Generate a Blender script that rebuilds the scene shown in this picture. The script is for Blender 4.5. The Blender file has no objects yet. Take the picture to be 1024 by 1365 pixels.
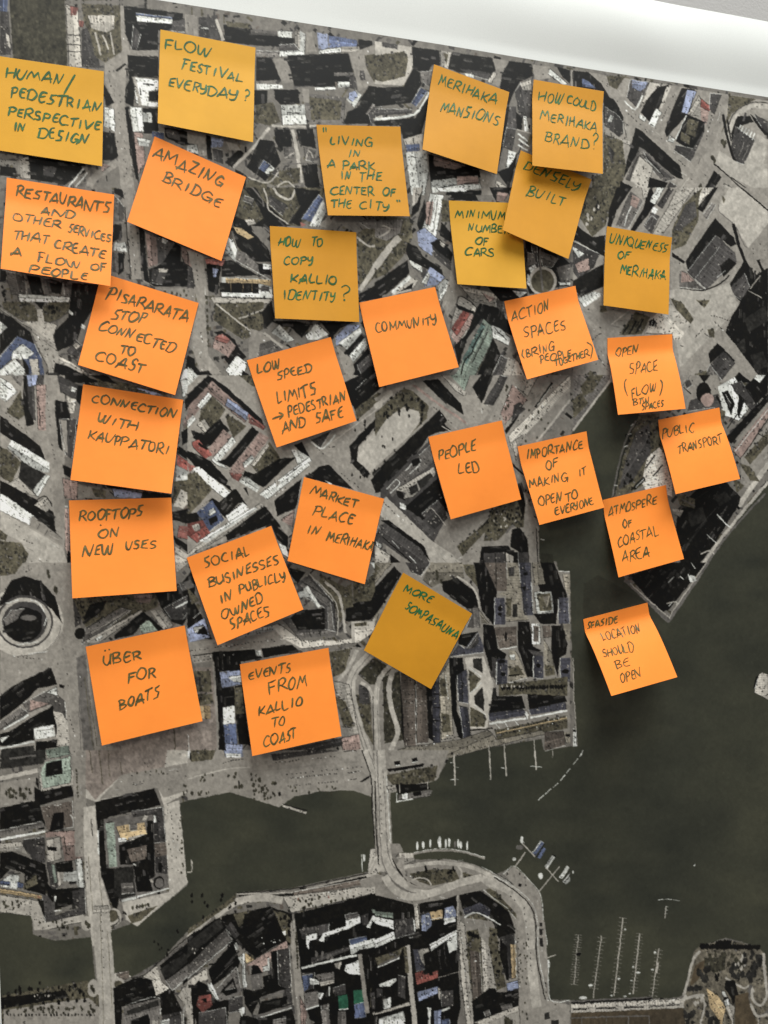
import bpy, bmesh, math, random, time
import numpy as np
from mathutils import Matrix, Vector

# ------------------------------------------------------------------ camera, world, lamps, exposure
sc = bpy.context.scene
PHI = math.radians(-2.2816)                      # the map hangs level; the camera is rolled a little
CP, SP = math.cos(PHI), math.sin(PHI)
CZ = 1.5                                         # height of the middle of the view above the floor
RC = np.array([[0.94513266, 0., 0.32668678], [-0.00519772, 0.99987342, 0.01503744], [-0.32664543, -0.0159104, 0.94501303]])
FPX, DIST = 1120.268, 731.490                    # focal length (pixels of a 1024 wide frame), mm to the wall along the axis

def level(x, y):                                 # measured wall mm -> levelled wall mm
    return x * CP - y * SP, x * SP + y * CP

def world(x, y, h):                              # levelled wall mm (right, up, out of the wall) -> metres
    return Vector((x / 1000, -h / 1000, CZ + y / 1000))

def direction(v):
    x, y = level(v[0], v[1]); return Vector((x, -v[2], y))

cam = bpy.data.cameras.new("camera"); cam_ob = bpy.data.objects.new("camera", cam); sc.collection.objects.link(cam_ob)
right, up, back = (direction(RC[i]) for i in range(3))
p = RC.T @ np.array([0, 0, DIST])
px_, py_ = level(p[0], p[1])
M = Matrix((right, up, back)).transposed().to_4x4(); M.translation = world(px_, py_, p[2])
cam_ob.matrix_world = M
cam.sensor_fit = 'VERTICAL'; cam.sensor_height = 36; cam.lens = FPX / 1365 * 36
cam.clip_start = .01; cam.clip_end = 50
sc.camera = cam_ob

w = bpy.data.worlds.new("World"); sc.world = w; w.use_nodes = True
w.node_tree.nodes['Background'].inputs[0].default_value = (1.0, .97, .92, 1)
w.node_tree.nodes['Background'].inputs[1].default_value = .20

def lamp(name, x, y, h, tx, ty, size, power, col):
    l = bpy.data.lights.new(name, 'AREA'); l.shape = 'RECTANGLE'; l.size = size[0]; l.size_y = size[1]; l.energy = power; l.color = col
    o = bpy.data.objects.new(name, l); sc.collection.objects.link(o)
    o.location = world(x, y, h); o.rotation_euler = (world(tx, ty, 0) - o.location).to_track_quat('-Z', 'Y').to_euler()
lamp("ceiling_lamp", 700, 2900, 980, 150, 0, (3.2, 1.5), 178, (.98, 1, .97))
lamp("room_lamp", -1250, 560, 1150, 0, -50, (.3, .3), 6.5, (1, .93, .82))
sc.view_settings.view_transform = 'Standard'; sc.view_settings.look = 'None'; sc.view_settings.gamma = 1
sc.view_settings.exposure = .18

# ------------------------------------------------------------------ measuring: a point of the photograph lies on the wall here
def wall_point(px, py, h=0.):                    # photo px, height in front of the wall -> levelled mm
    v = np.array([(px - 512) / FPX, -(py - 682.5) / FPX, -1.])
    n = RC[:, 2]
    k = (h - n[2] * DIST) / (n @ v)
    X = RC.T @ (k * v + np.array([0, 0, DIST]))
    return np.array(level(X[0], X[1]))

def photo_px(X, Y, h=0.):                        # inverse, vectorised
    x = X * CP + Y * SP; y = -X * SP + Y * CP
    a = RC[0, 0] * x + RC[0, 1] * y + RC[0, 2] * h
    b = RC[1, 0] * x + RC[1, 1] * y + RC[1, 2] * h
    c = DIST - (RC[2, 0] * x + RC[2, 1] * y + RC[2, 2] * h)
    return 512 + FPX * a / c, 682.5 - FPX * b / c

def lin(c):
    c = np.asarray(c, dtype=np.float64) / 255
    return np.where(c <= .04045, c / 12.92, ((c + .055) / 1.055) ** 2.4)

# ------------------------------------------------------------------ materials
def mat(name):
    m = bpy.data.materials.new(name); m.use_nodes = True
    nt = m.node_tree; b = nt.nodes['Principled BSDF']
    return m, nt, b
def node(nt, t, **kw):
    n = nt.nodes.new(t)
    for k, v in kw.items(): setattr(n, k, v)
    return n
def noise_node(nt, scale, detail=4, rough=.6):
    tc = node(nt, 'ShaderNodeTexCoord'); n = node(nt, 'ShaderNodeTexNoise')
    n.inputs['Scale'].default_value = scale; n.inputs['Detail'].default_value = detail; n.inputs['Roughness'].default_value = rough
    nt.links.new(tc.outputs['Object'], n.inputs['Vector']); return n
def ramp(nt, src, c0, c1, p0=.3, p1=.7):
    r = node(nt, 'ShaderNodeValToRGB'); r.color_ramp.elements[0].position = p0; r.color_ramp.elements[1].position = p1
    r.color_ramp.elements[0].color = (*c0, 1); r.color_ramp.elements[1].color = (*c1, 1)
    nt.links.new(src, r.inputs[0]); return r
def bump(nt, b, src, strength, dist):
    n = node(nt, 'ShaderNodeBump'); n.inputs['Strength'].default_value = strength; n.inputs['Distance'].default_value = dist
    nt.links.new(src, n.inputs['Height']); nt.links.new(n.outputs[0], b.inputs['Normal'])

def paper_mat(name, srgb, spread=.05):
    m, nt, b = mat(name); c = lin(srgb)
    n = noise_node(nt, 26, 5, .65)
    r = ramp(nt, n.outputs['Fac'], tuple(np.clip(c * (1 - spread), 0, 1)), tuple(np.clip(c * (1 + spread), 0, 1)))
    nt.links.new(r.outputs[0], b.inputs['Base Color'])
    b.inputs['Roughness'].default_value = .62; b.inputs['Specular IOR Level'].default_value = .32
    f = noise_node(nt, 900, 3, .7); f2 = noise_node(nt, 45, 4, .55)
    ad = node(nt, 'ShaderNodeMath', operation='MULTIPLY_ADD'); ad.inputs[1].default_value = 6.
    nt.links.new(f2.outputs['Fac'], ad.inputs[0]); nt.links.new(f.outputs['Fac'], ad.inputs[2]); bump(nt, b, ad.outputs[0], .16, .0002)
    return m
ORANGE = paper_mat("orange_note_paper", (254, 143, 54))
ORANGE_PALE = ORANGE
YELLOW = paper_mat("yellow_note_paper", (212, 156, 42))
YELLOW_SHADED = paper_mat("shaded_yellow_note_paper", (200, 138, 28))  # same yellow paper, dimmer light on these notes painted into a darker colour

def ink_mat(name, srgb):
    m, nt, b = mat(name); c = lin(srgb)
    n = noise_node(nt, 170, 4, .7)
    r = ramp(nt, n.outputs['Fac'], tuple(c * .6), tuple(np.clip(c * 1.75, 0, 1)), .35, .72)
    nt.links.new(r.outputs[0], b.inputs['Base Color']); b.inputs['Roughness'].default_value = .5
    return m
INK_O = ink_mat("green_marker_ink_on_orange", (92, 82, 42))
INK_Y = ink_mat("green_marker_ink_on_yellow", (42, 86, 38))
INK_G = ink_mat("bright_green_marker_ink_on_yellow", (26, 90, 48))

MAPM, nt, b = mat("printed_map_paper")
at = node(nt, 'ShaderNodeAttribute', attribute_name='print')
g = noise_node(nt, 1500, 2, .7)
mx = node(nt, 'ShaderNodeMix', data_type='RGBA', blend_type='MULTIPLY'); mx.inputs[0].default_value = 1
rr = ramp(nt, g.outputs['Fac'], (.93, .93, .93), (1.07, 1.07, 1.07), .2, .8)
nt.links.new(at.outputs['Color'], mx.inputs[6]); nt.links.new(rr.outputs[0], mx.inputs[7]); nt.links.new(mx.outputs[2], b.inputs['Base Color'])
rn = noise_node(nt, 9, 3, .5)
mr = node(nt, 'ShaderNodeMapRange'); mr.inputs[3].default_value = .42; mr.inputs[4].default_value = .56
nt.links.new(rn.outputs['Fac'], mr.inputs[0]); nt.links.new(mr.outputs[0], b.inputs['Roughness'])
b.inputs['Specular IOR Level'].default_value = .25
fb = noise_node(nt, 500, 3, .6); bump(nt, b, fb.outputs['Fac'], .08, .0002)

WALLM, nt, b = mat("painted_wall")
n = noise_node(nt, 3, 6, .6); r = ramp(nt, n.outputs['Fac'], (.39, .38, .375), (.43, .42, .415))
nt.links.new(r.outputs[0], b.inputs['Base Color']); b.inputs['Roughness'].default_value = .7
fb = noise_node(nt, 320, 4, .6); bump(nt, b, fb.outputs['Fac'], .35, .001)

def grid_mesh(name, V, nx, ny, material):        # V (ny*nx, 3), rows of nx
    me = bpy.data.meshes.new(name)
    i = np.arange((ny - 1) * (nx - 1)); r, c = i // (nx - 1), i % (nx - 1)
    a = r * nx + c
    F = np.stack([a, a + nx, a + nx + 1, a + 1], 1).astype(np.int32)
    me.vertices.add(len(V)); me.vertices.foreach_set('co', V.astype(np.float32).ravel())
    me.loops.add(F.size); me.loops.foreach_set('vertex_index', F.ravel())
    me.polygons.add(len(F)); me.polygons.foreach_set('loop_start', np.arange(0, F.size, 4, dtype=np.int32))
    me.polygons.foreach_set('loop_total', np.full(len(F), 4, dtype=np.int32))
    me.polygons.foreach_set('use_smooth', np.ones(len(F), dtype=bool))
    me.update(calc_edges=True); me.materials.append(material)
    return me

def link(name, me, parent=None):
    o = bpy.data.objects.new(name, me); sc.collection.objects.link(o)
    if parent: o.parent = parent
    return o

# ------------------------------------------------------------------ the wall
bm = bmesh.new(); bmesh.ops.create_cube(bm, size=1)
for v in bm.verts: v.co = Vector((v.co.x * 5, .06 + v.co.y * .12, 1.4 + v.co.z * 2.8))
me = bpy.data.meshes.new("wall"); bm.to_mesh(me); bm.free(); me.materials.append(WALLM)
wall = link("wall", me); wall['kind'] = 'structure'

# ------------------------------------------------------------------ the printed map: one big sheet, a shade wavy, with a blank white margin
XL, YT, PW, PH = -316.5, 416.8, 841., 1080.      # left and top edge of the print, size of the print, mm
MT = 79.                                         # blank margin above the print
def sheet(X, Y):                                 # height of the sheet in front of the wall, mm
    X = np.asarray(X, float); Y = np.asarray(Y, float)
    h = 2.2 + .8 * np.sin(X / 97. + Y / 310.) + .6 * np.sin(Y / 120. - X / 260. + 1.2) + .25 * np.sin(X / 41. + Y / 66.)
    t = np.clip((Y - YT - 8) / (MT - 8), 0, 1)
    amp = .8 + 3.2 * np.clip((X + 40) / 330, 0, 1) ** 1.3
    return h + amp * np.sin(t ** 1.1 * math.pi * .97) * (1 - .2 * np.cos(X / 75. + .6)) + (.5 * np.sin(X / 60.) + .3 * np.sin(X / 23. + Y / 31.)) * t

MAP_TEXT = r"""
@A 0 0 1
o 812,505 764,574 719,650 719,745 742,748 745,762 760,760 762,870 770,994 725,1000 722,985 680,992 640,998 600,1008 582,1040 520,1057 523,1125 535,1138 552,1137 552,1146 602,1145 632,1152 662,1165 685,1155 703,1170 720,1190 723,1218 729,1254 730,1332 764,1333 870,1331 906,1330 911,1325 916,1302 926,1266 937,1259 950,1256 967,1250 987,1255 1013,1263 1020,1290 1024,1307 1140,1310 1140,560 1024,640 942,750 890,831 833,773 819,660 853,553
o 240,1070 250,1067 307,1056 372,1076 392,1062 428,1055 471,1053 496,1062 500,1130 494,1132 490,1162 438,1173 387,1184 316,1190 283,1218 250,1241 216,1279 175,1303 152,1297 147,1241 170,1233 193,1226 250,1180
o 0,1217 35,1218 42,1216 44,1246 73,1254 122,1249 128,1315 100,1316 0,1330 -60,1335 -60,1215
@ 0 0
b 0,0 40,0 40,60 0,60
d 0,60 45,60 60,290 0,290
l 30,170 50,190 60,260 40,240
e! 50,0 340,0 355,345 70,310 60,150
l 345,20 410,50 430,350 365,350
~k4 350,182 425,186
~k4 350,232 425,236
~k4 352,270 428,272
d 430,150 480,150 520,360 430,350
n 430,20 640,30 655,180 640,300 560,330 500,300 470,170 440,120
l 460,80 600,80 600,150 560,170 480,150
r 370,30 412,40 400,80 372,80
r 415,105 440,110 435,145 415,140
~l10 500,170 530,290
~l8 580,170 600,290
~l8 540,180 570,260
G 630,30 655,30 680,280 665,350 655,520 690,830 710,1024 640,1024 615,800 580,500 550,430 550,330 600,300 640,270
~k12 610,375 660,335
k 650,30 960,70 960,160 830,160 830,260 700,270 660,180
d 700,130 740,180 720,260 690,255
w 715,70 905,95 905,125 720,112
b 712,68 905,90 905,100 714,80
G 680,262 830,265 830,300 680,290
k 670,290 830,300 830,410 690,400 680,440
k 690,400 660,460 660,540 700,560 710,470
W 700,405 830,420 830,470 780,480 780,530 830,540 830,562 740,555 715,540
l 697,405 712,405 745,555 730,555
~k5 735,460 740,500
~k5 750,440 810,445
k 782,482 830,478 830,530 782,528
w 680,560 745,565 755,690 700,690
k 750,570 830,570 830,700 755,700
w 750,590 795,590 800,645 750,640
b 800,690 860,695 860,730 800,720
p 695,690 750,700 762,860 725,920 705,800
w 720,720 790,735 780,770 730,765
k 655,560 670,560 705,720 725,900 730,960 712,930 680,760
k 860,665 1024,700 1024,760 950,760 870,720
d 865,670 940,690 945,740 880,720
G 970,75 1024,80 1024,190 975,170
d 905,110 970,100 970,170 900,160
k 545,440 600,540 560,560 545,500
W 548,560 598,570 606,690 545,660
k 540,690 600,700 622,820 600,840 540,840
l 0,835 70,845 150,820 162,940 100,930 90,870 0,860
k 0,870 80,880 95,930 0,920
k 150,820 400,850 450,900 340,970 160,940
d 230,870 300,880 280,930 230,920
~w8 440,885 360,980
~w6 460,905 400,980
~G40 620,850 500,930 470,980
p 520,850 580,870 540,900
: 620,575 640,800 6
: 690,860 700,930 4
@ 250 0
G 0,80 50,85 55,190 0,180
d 60,90 150,95 180,215 60,190
~l16 150,100 190,215
~w6 70,145 110,150
k 190,130 330,130 340,150 470,190 560,200 560,240 480,245 370,240 200,220
n 200,110 330,125 330,150 210,140
g 330,150 470,165 470,190 330,180
w 475,160 550,165 550,200 475,192
W 590,160 620,180 615,295 485,295 485,268 590,262
d 480,235 560,230 590,262 485,266
l 560,160 590,165 590,250 565,230
g 360,265 480,270 480,298 360,295
G 625,170 655,170 675,270 625,275
B 680,170 735,180 740,250 690,270
b 740,185 890,210 895,245 745,250
w 690,262 805,250 805,275 690,280
l 810,245 900,245 900,270 810,272
k 895,205 970,215 970,265 905,265
k 360,300 440,305 470,370 490,420 360,425
G 450,305 520,310 560,430 500,440 470,370
k 525,290 845,280 870,380 880,440 770,430 780,460 560,450 540,360
g 770,380 870,380 870,395 770,400
w 785,430 850,430 850,455 790,460
d 850,400 890,400 890,470 850,460
w 365,440 500,445 500,465 365,470
w 670,458 780,455 780,470 670,475
~d5 560,455 660,450
k 350,475 420,475 420,550 350,550
w 880,470 915,500 880,565 835,520
B 850,490 880,475 895,500 870,535 845,520
G 850,280 1024,220 1024,460 950,450 900,480 880,400
n 930,290 1010,280 1015,400 980,430 940,360
d 905,370 930,370 935,420 910,420
k 950,450 1024,460 1024,650 820,650 840,590 900,560 920,500
g 935,600 970,545 1024,560 1024,570 975,560 945,605
d 950,600 975,560 1024,575 1024,650 965,650
l 975,620 1024,600 1024,650 990,650
k 455,470 580,470 590,545 490,550 460,520
n 360,550 450,540 490,640 430,660 350,640
g 620,490 830,510 820,640 640,640 620,560
n 640,510 810,530 800,630 650,630
G 600,460 640,470 640,540 610,540
w 488,552 615,550 628,650 500,655
~k6 522,592 590,594
~l12 440,660 560,665 680,660
~l18 550,680 575,790 600,960
~l16 430,670 340,780 240,880
k 455,680 535,680 550,770 495,790 460,740
k 570,680 660,675 675,780 590,760
g 500,770 560,770 565,840 510,830
g 610,770 670,790 665,850 620,840
~l5 510,830 560,800
~l5 620,840 640,790 660,830
~g6 500,860 690,860
k 380,730 450,740 490,850 410,950 310,880
b 400,840 440,870 410,910 375,885
w 437,865 460,885 425,925 405,905
n 430,900 590,880 590,960 470,980 420,960
d 440,910 480,880 480,930
k 600,870 680,860 700,1024 620,980
n 250,930 420,960 410,1024 250,1024
~l8 320,930 420,960 480,900
~l8 470,1024 480,970 530,955 575,1000
G 0,690 95,710 100,820 60,815 50,760 0,750
w 0,760 50,760 60,810 0,795
k 95,710 120,715 130,840 105,830
B 125,720 190,730 185,770 125,775
d 130,775 190,790 190,860 140,845
k 200,850 270,780 295,805 235,880
G 200,740 260,760 280,790 220,790
k 250,890 310,920 300,1024 250,1024
: 0,110 5,170 3
@ 500 0
l 0,215 190,245 205,340 150,450 0,440
n 0,290 150,270 175,300 160,400 40,430 0,420
d 40,220 120,235 120,260 40,245
k 195,245 335,265 345,345 300,340 270,390 200,360
k 200,360 235,380 245,440 190,540 0,560 0,460 150,455
g 235,375 300,370 290,460 250,430
b 240,460 275,480 215,560 190,540
~w12 285,485 205,600 0,625
d 0,570 190,575 200,595 0,605
k 285,500 280,560 240,720 150,730 130,660 0,660 0,635 210,620
l 340,265 400,275 385,360 350,345
n 360,280 385,285 375,340
k 405,275 615,305 635,370 600,390 440,380 385,360
d 440,360 600,380 600,420 520,400
w 470,385 520,392 518,412 480,400
G 620,305 700,320 655,455 590,430 635,380
l 590,430 620,380 640,385 610,440
k 705,320 820,335 830,400 760,430 730,480 700,560 655,455 670,380
G 825,340 920,350 920,410 840,420
k 955,350 1024,370 1024,440 980,400
w 920,360 1010,440 985,445 910,390
d 735,480 770,430 826,480 826,620 760,620
l 760,440 820,420 825,470 775,470
w 780,610 795,610 805,690 785,690
d 700,560 740,560 750,680 690,670
k 690,560 705,560 690,670 670,770 640,900 655,780
k 740,590 775,620 770,680 745,680
~w8 750,700 800,740
~w8 755,730 810,770
~w8 750,760 800,790
~l6 745,680 820,700
d 690,670 740,680 720,790 670,770
w 700,790 740,800 730,880 690,880
k 640,900 700,880 750,800 720,940 700,985
l 150,730 250,700 250,800 165,800
~k3 160,740 185,790
~k3 200,725 215,790
b 160,760 235,755 235,790 165,795
w 160,800 270,790 280,900 260,1024 190,1024
: 200,910 215,1010 5
: 190,820 215,830 4
k 280,810 540,880 560,930 290,950
p 310,820 480,870 420,890 310,870
w 290,950 540,920 560,990 300,1010
p 430,925 540,925 545,965 430,970
~k4 330,985 545,955
k 380,1000 560,1000 560,1024 370,1024
G 550,890 640,920 620,1024 560,1024
l 640,950 700,990 690,1024 630,1024
p 660,990 690,1000 680,1024 650,1024
@ 764 0
G! -10,365 1060,535 1060,1024 -10,1024
G 90,380 180,400 250,470 300,560 480,700 560,800 710,930 690,970 640,950 560,880 340,690 230,560
k 0,370 80,380 150,440 190,510 210,520 240,560 265,620 260,645 160,645 160,480 0,455
d 165,560 230,600 262,640 265,700 240,720 165,660
w 195,600 215,610 205,640 180,640
b 45,410 80,425 125,465 50,455
l 160,665 240,735 280,720 265,640 290,660 298,760 160,720
n 175,395 270,405 230,470 190,450
G 275,410 300,415 260,510 240,490
d 285,510 300,420 400,430 370,500 330,560
B 310,420 390,430 380,460 350,480 310,460
~w8 270,530 325,575 365,500
l 400,430 470,440 440,480 380,530 350,570
k 440,460 505,445 450,570 400,640 355,590 390,520
w 435,565 465,590 425,670 395,650
w 350,600 385,620 375,640 345,620
G 500,450 570,460 490,700 420,690 470,580
l 490,455 515,455 465,570 455,565
k 570,462 640,470 600,600 490,720 480,690 520,580
B 600,470 650,480 600,600 570,590
l 600,600 660,500 690,560 660,610
~k4 630,510 610,590
p 665,530 720,550 740,580 715,655 675,650
R 670,515 725,560 715,585 668,560
k 600,600 690,640 690,690 620,790 540,740 560,680
n 600,620 660,640 640,720 590,700
n 570,690 615,720 610,760 565,735
~w5 595,605 540,730
w 505,708 535,730 525,750 495,740
d 540,760 630,780 680,690 695,700 620,850 530,790
G 740,490 820,500 800,600 740,740 640,880 620,850 690,690
d 720,490 780,495 740,600 715,570
n 820,500 960,520 880,560 830,600 780,700 810,600
G 850,620 1024,540 1024,610 930,580 870,620 820,720
~l24 1024,560 930,560 850,620 815,740
~k3 1024,540 930,540 840,600 810,700
k 860,610 930,610 950,640 880,660 870,720 840,760 830,700
d 850,660 960,740 900,860 850,850 830,780
~w6 880,655 868,680
~w6 895,663 882,690
~w6 910,671 896,700
~w6 925,680 910,710
~w6 940,690 924,722
~w6 955,700 938,735
~k12 785,600 820,760 850,850
~k8 810,630 830,740
~l2 900,745 870,820
~l2 925,760 890,840
k 930,600 1024,670 1024,730 960,650
d 950,600 1024,640 1024,700 990,670
l! 970,700 1024,740 1000,860 1024,860 1024,1024 830,930 740,860 770,790 830,830 870,860 900,860
*n 780,740 800,760 2 25
*n 730,825 745,850 2 22
~k4 830,930 940,1010
k 740,895 780,930 720,1024 690,990
d 725,960 750,975 720,1024 705,1010
~k5 740,860 820,930 920,1024
l 790,960 880,1010 860,1024 780,1024
n 160,700 260,740 280,900 240,1000 100,1024 100,930 160,910
d 180,760 220,800 200,860
k 330,670 350,680 560,870 575,940 540,930 350,780 270,930 280,850
g 350,770 370,780 540,940 480,955 430,910 375,830 300,950 275,940
d 370,795 520,935 480,930 390,840
l 350,820 420,880 380,1024 330,1024 325,960 300,950
~k3 300,930 360,810 480,930
k 400,930 500,960 470,1000 440,1024 390,1000
w 430,980 460,1010 440,1024 400,1024
d 480,1000 510,955 545,975 510,1024 470,1024
k 250,950 340,1000 330,1024 240,1024
G 560,900 680,960 620,1024 520,1024 590,930
~l4 610,930 540,1024
*n 665,970 680,1010 2 18
: 270,575 400,700 9
: 460,640 530,500 10
: 540,830 590,870 5
: 690,760 730,600 8
: 870,600 1000,548 5
@ 0 250
G 630,0 700,0 720,300 745,480 690,480 665,200 650,100
g 600,40 650,100 650,180 600,180
k 600,0 640,10 655,60 600,30
k 600,190 640,200 640,260 590,290
w 600,290 660,290 670,340 600,330
k 620,340 655,350 650,440 620,460
g 590,340 618,345 625,450 590,440
~k4 655,100 690,480
k 730,210 760,230 770,400 790,520 760,490 740,380
p 765,240 820,260 830,400 780,420
d 820,250 920,290 920,400 830,400
w 850,260 885,280 870,300 850,290
k 920,290 950,310 950,390 1010,400 1015,520 790,520 780,430 850,400
p 950,310 1024,330 1024,430 960,390
~k4 985,330 990,400
d 800,430 860,425 880,440 850,510 790,500
l 830,425 885,430 875,445 835,445
G 745,480 830,530 1024,530 1024,600 950,580 760,500
*n 830,540 1000,580 12 14
k 0,430 40,440 30,490 0,500
g 30,440 130,460 140,570 60,560
k 140,460 210,470 240,590 220,640 180,600
w 100,560 370,575 360,605 100,600
g 220,470 260,480 270,560 240,560
k 260,480 330,500 320,560 270,550
g 330,500 380,510 380,580 340,570
n 10,600 150,600 180,620 200,650 225,640 260,600 380,600 360,660 280,705 120,700 20,640
*k 260,620 320,660 6 16
*k 10,510 30,600 4 16
~d5 0,620 120,705 280,705 370,640
k 380,500 530,510 500,620 430,730 400,820 300,860 280,760 360,680
w 365,640 385,660 380,672 360,655
w 430,715 450,725 445,745 425,735
l 195,640 225,640 230,700 300,720 280,780 300,860 330,920 260,1024 250,940 200,840 160,740 60,680 0,640 0,620 110,705 200,705
k 0,660 60,680 160,760 180,820 90,780 0,880
b 0,890 90,780 180,820 220,900 240,1024 150,1024 120,900 60,900 0,960
W 70,860 120,820 180,870 140,900 60,900
w 0,960 80,900 140,960 100,1024 0,1024
k 110,880 150,940 155,1010 130,960
l 155,900 200,900 215,1024 175,1024
w 0,700 40,730 0,770
k 40,980 100,1000 90,1024 50,1024
d 350,860 400,800 430,830 410,900 380,880
l 380,830 400,810 425,830 400,850
k 290,920 400,950 470,1000 560,1024 270,1024
g 380,890 420,920 500,990 440,970
l 310,880 340,900 440,960 430,975 320,920
k 985,880 1024,900 1024,960 970,960
W 960,960 1024,940 1024,1024 945,1024
: 190,770 210,800 3
: 680,150 715,440 12
@ 250 250
n 240,0 720,0 700,120 590,200 240,200
k 290,0 360,0 400,70 540,200 430,210 340,200 400,160 370,90
g 300,40 350,60 340,90 290,70
~l8 400,0 420,60 430,120 530,190
~g8 340,0 390,60 400,100
~l12 450,0 480,40 540,60 570,0
d 430,40 470,60 520,90 500,150 430,90
k 560,0 700,20 600,170 590,200 540,180 590,100
b 600,165 690,35 715,60 650,180
w 650,180 712,60 730,130 690,210 640,200
r 590,180 625,195 600,205
G 690,200 740,150 760,180 730,215
k 240,150 330,180 340,230 430,330 440,390 360,390 260,310 240,230
l 300,170 350,165 360,190 320,200
y 240,205 290,215 350,260 320,272 260,240
w 200,260 240,270 270,350 250,390 200,340
g 260,330 300,340 440,465 430,480 250,380
k 180,390 230,380 370,460 180,470
k 370,400 430,410 440,460 380,450
w 395,400 440,405 440,425 400,430
W 180,470 440,480 445,580 180,570
y 200,475 440,485 440,520 380,505 200,500
k 170,500 375,505 375,555 170,550
d 385,515 430,520 430,545 385,545
~y2 230,500 230,550
~y2 290,500 290,550
~y2 340,500 340,550
~k3 190,575 390,582
l 120,575 450,585 440,610 140,605
r 90,370 200,380 180,410 100,400
k 100,400 175,410 160,560 110,540
B 130,420 160,430 150,470 135,470
G 0,330 80,350 110,560 90,620 110,880 150,930 180,980 70,980 30,860 0,830 60,620 30,520 20,410
d 0,410 25,420 40,520 0,530
n 140,610 400,600 400,740 300,800 200,740 140,700
*n 100,560 110,850 9 14
~l8 150,610 260,700 340,760
~l8 270,690 400,640
*k 160,640 380,720 10 10
k 440,590 460,690 410,740 390,660
k 140,760 180,750 250,800 260,830 310,890 230,950 195,900 255,830
p 145,780 185,765 255,830 215,890 130,840
r 150,780 185,768 225,800 205,820 145,800
W 260,880 310,920 290,1010 250,1024 200,960
k 290,960 320,980 330,1024 280,1024
k 0,880 30,920 60,970 110,960 170,1024 60,1024 30,960 0,930
r 100,1005 140,1010 130,1024 90,1024
w 0,940 60,990 30,1024 0,1024
G 330,740 400,760 510,830 560,850 320,900 320,820
g 380,820 440,800 500,850 370,890
~l12 400,760 500,840
k 440,700 560,700 650,720 600,790 540,730 500,730
w 440,760 480,720 560,800 520,815
w 620,780 680,710 740,770 680,800 630,800
k 700,705 880,705 800,740 760,790 740,760
B 775,790 840,720 910,720 830,820 780,830
w 790,815 905,735 915,760 840,850
k 820,870 910,770 930,790 850,880
w 850,880 930,790 945,830 870,920
k 870,930 950,840 1000,1024 900,1024 860,960
d 890,930 960,870 980,920 910,980
G 780,830 860,900 880,960 850,1024 820,960
n 890,240 1024,170 1024,420 930,530 900,540
~l26 1024,340 960,460 900,540
~l10 890,260 960,310 1024,280
g 900,180 1024,150 1024,210 960,220
k 900,560 1024,490 1024,580 900,600
: 40,370 60,520 6
: 70,760 80,820 4
: 200,575 390,582 20
: 280,680 330,780 6
@ 500 250
n 0,150 180,160 200,260 150,360 60,450 0,480
g 0,170 150,170 130,240 60,280 0,260
~l36 130,260 90,300 0,420
~l8 40,200 80,220 20,260
*n 100,320 140,350 4 22
k 0,500 170,380 180,450 60,560 0,570
w 175,370 240,380 250,450 190,410
l 80,570 180,465 230,490 190,540
w 80,550 180,460 190,475 100,560
k 130,545 200,500 195,530
W 240,230 290,30 360,40 320,260 270,250
p 270,70 310,70 290,200 265,190
~k3 300,60 275,200
~g4 330,60 305,240
k 220,190 260,60 270,150 240,240
k 190,160 200,70 220,0 250,0 230,120
l 200,0 250,0 220,80 195,100
w 320,0 480,0 480,20 340,22
k 410,30 530,40 545,70 385,65
n 350,60 385,70 395,180 350,180
k 350,180 400,240 400,290 340,250
k 600,0 720,0 680,60 640,80
p 640,20 700,30 680,70 640,70
B 220,230 260,210 330,270 310,300 300,360 230,310
k 290,290 340,270 410,350 400,400 360,380
d 300,310 390,380 400,440 310,360
l 340,280 370,300 360,320 340,300
k 170,290 220,310 250,360 350,430 360,470 300,440 180,380 160,330
B 250,480 290,415 370,470 330,510 260,520
w 330,520 370,480 400,500 340,600
w 240,500 280,440 290,460 270,510
G 400,430 430,510 460,560 430,600 380,680 350,620 380,520
l 440,510 640,560 650,610 520,600
p 560,550 630,580 600,600
k 590,520 700,530 720,590 660,600
g 630,590 700,600 690,700 640,640
l 430,600 450,565 530,620 535,690 430,830 390,760
~k4 430,605 450,570 530,625 520,690
p 430,700 500,640 520,690 430,825 400,780
R 400,740 470,630 505,655 430,780
k 420,610 520,650 520,665 440,640
k 530,640 550,610 640,630 700,700 720,780 610,720 560,690 480,800 440,940 415,830 480,770
t 440,950 570,690 610,720 620,790 520,1000 500,1024 400,1010
T 460,900 560,710 580,730 480,930
~k7 570,740 520,830 510,870 470,910 450,990
~k4 590,760 510,920
w 610,720 660,740 710,790 700,830 620,790
~k3 625,735 690,800
~k3 640,760 680,780
k 620,790 660,880 590,1024 520,1024
d 660,880 700,900 650,1024 600,1024
l 700,890 750,910 790,1000 700,1024 660,1024
: 720,960 740,910 4
: 690,940 660,1010 6
k 600,520 800,540 800,570 720,590
w 720,540 800,550 760,580
k 790,280 960,340 1024,400 1024,520 970,520 810,560 790,480
d 820,300 850,310 860,420 840,430
g 860,330 960,370 930,420 880,410
g 800,340 835,350 845,400 800,410
g 950,420 1024,400 1024,500 975,500
w 805,420 840,400 850,420 815,450
w 880,410 930,430 920,445 880,425
w 960,495 1024,500 1024,515 970,512
ol 880,490 75,75
on 880,492 60,62
~g10 865,320 870,430 880,540
w 800,450 815,470 810,520 795,500
@ 764 250
G! 0,0 1024,0 1024,1024 0,1024
n 60,0 240,0 200,100 170,200 100,260 30,150
*l 70,100 140,200 6 14
*k 60,60 160,140 7 12
k 230,0 310,0 230,120 200,205 180,205 190,110
k 20,200 100,260 170,250 165,360 140,350 0,270
g 300,20 370,70 290,215 225,200 260,110
~w5 325,60 290,130 270,200
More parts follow.
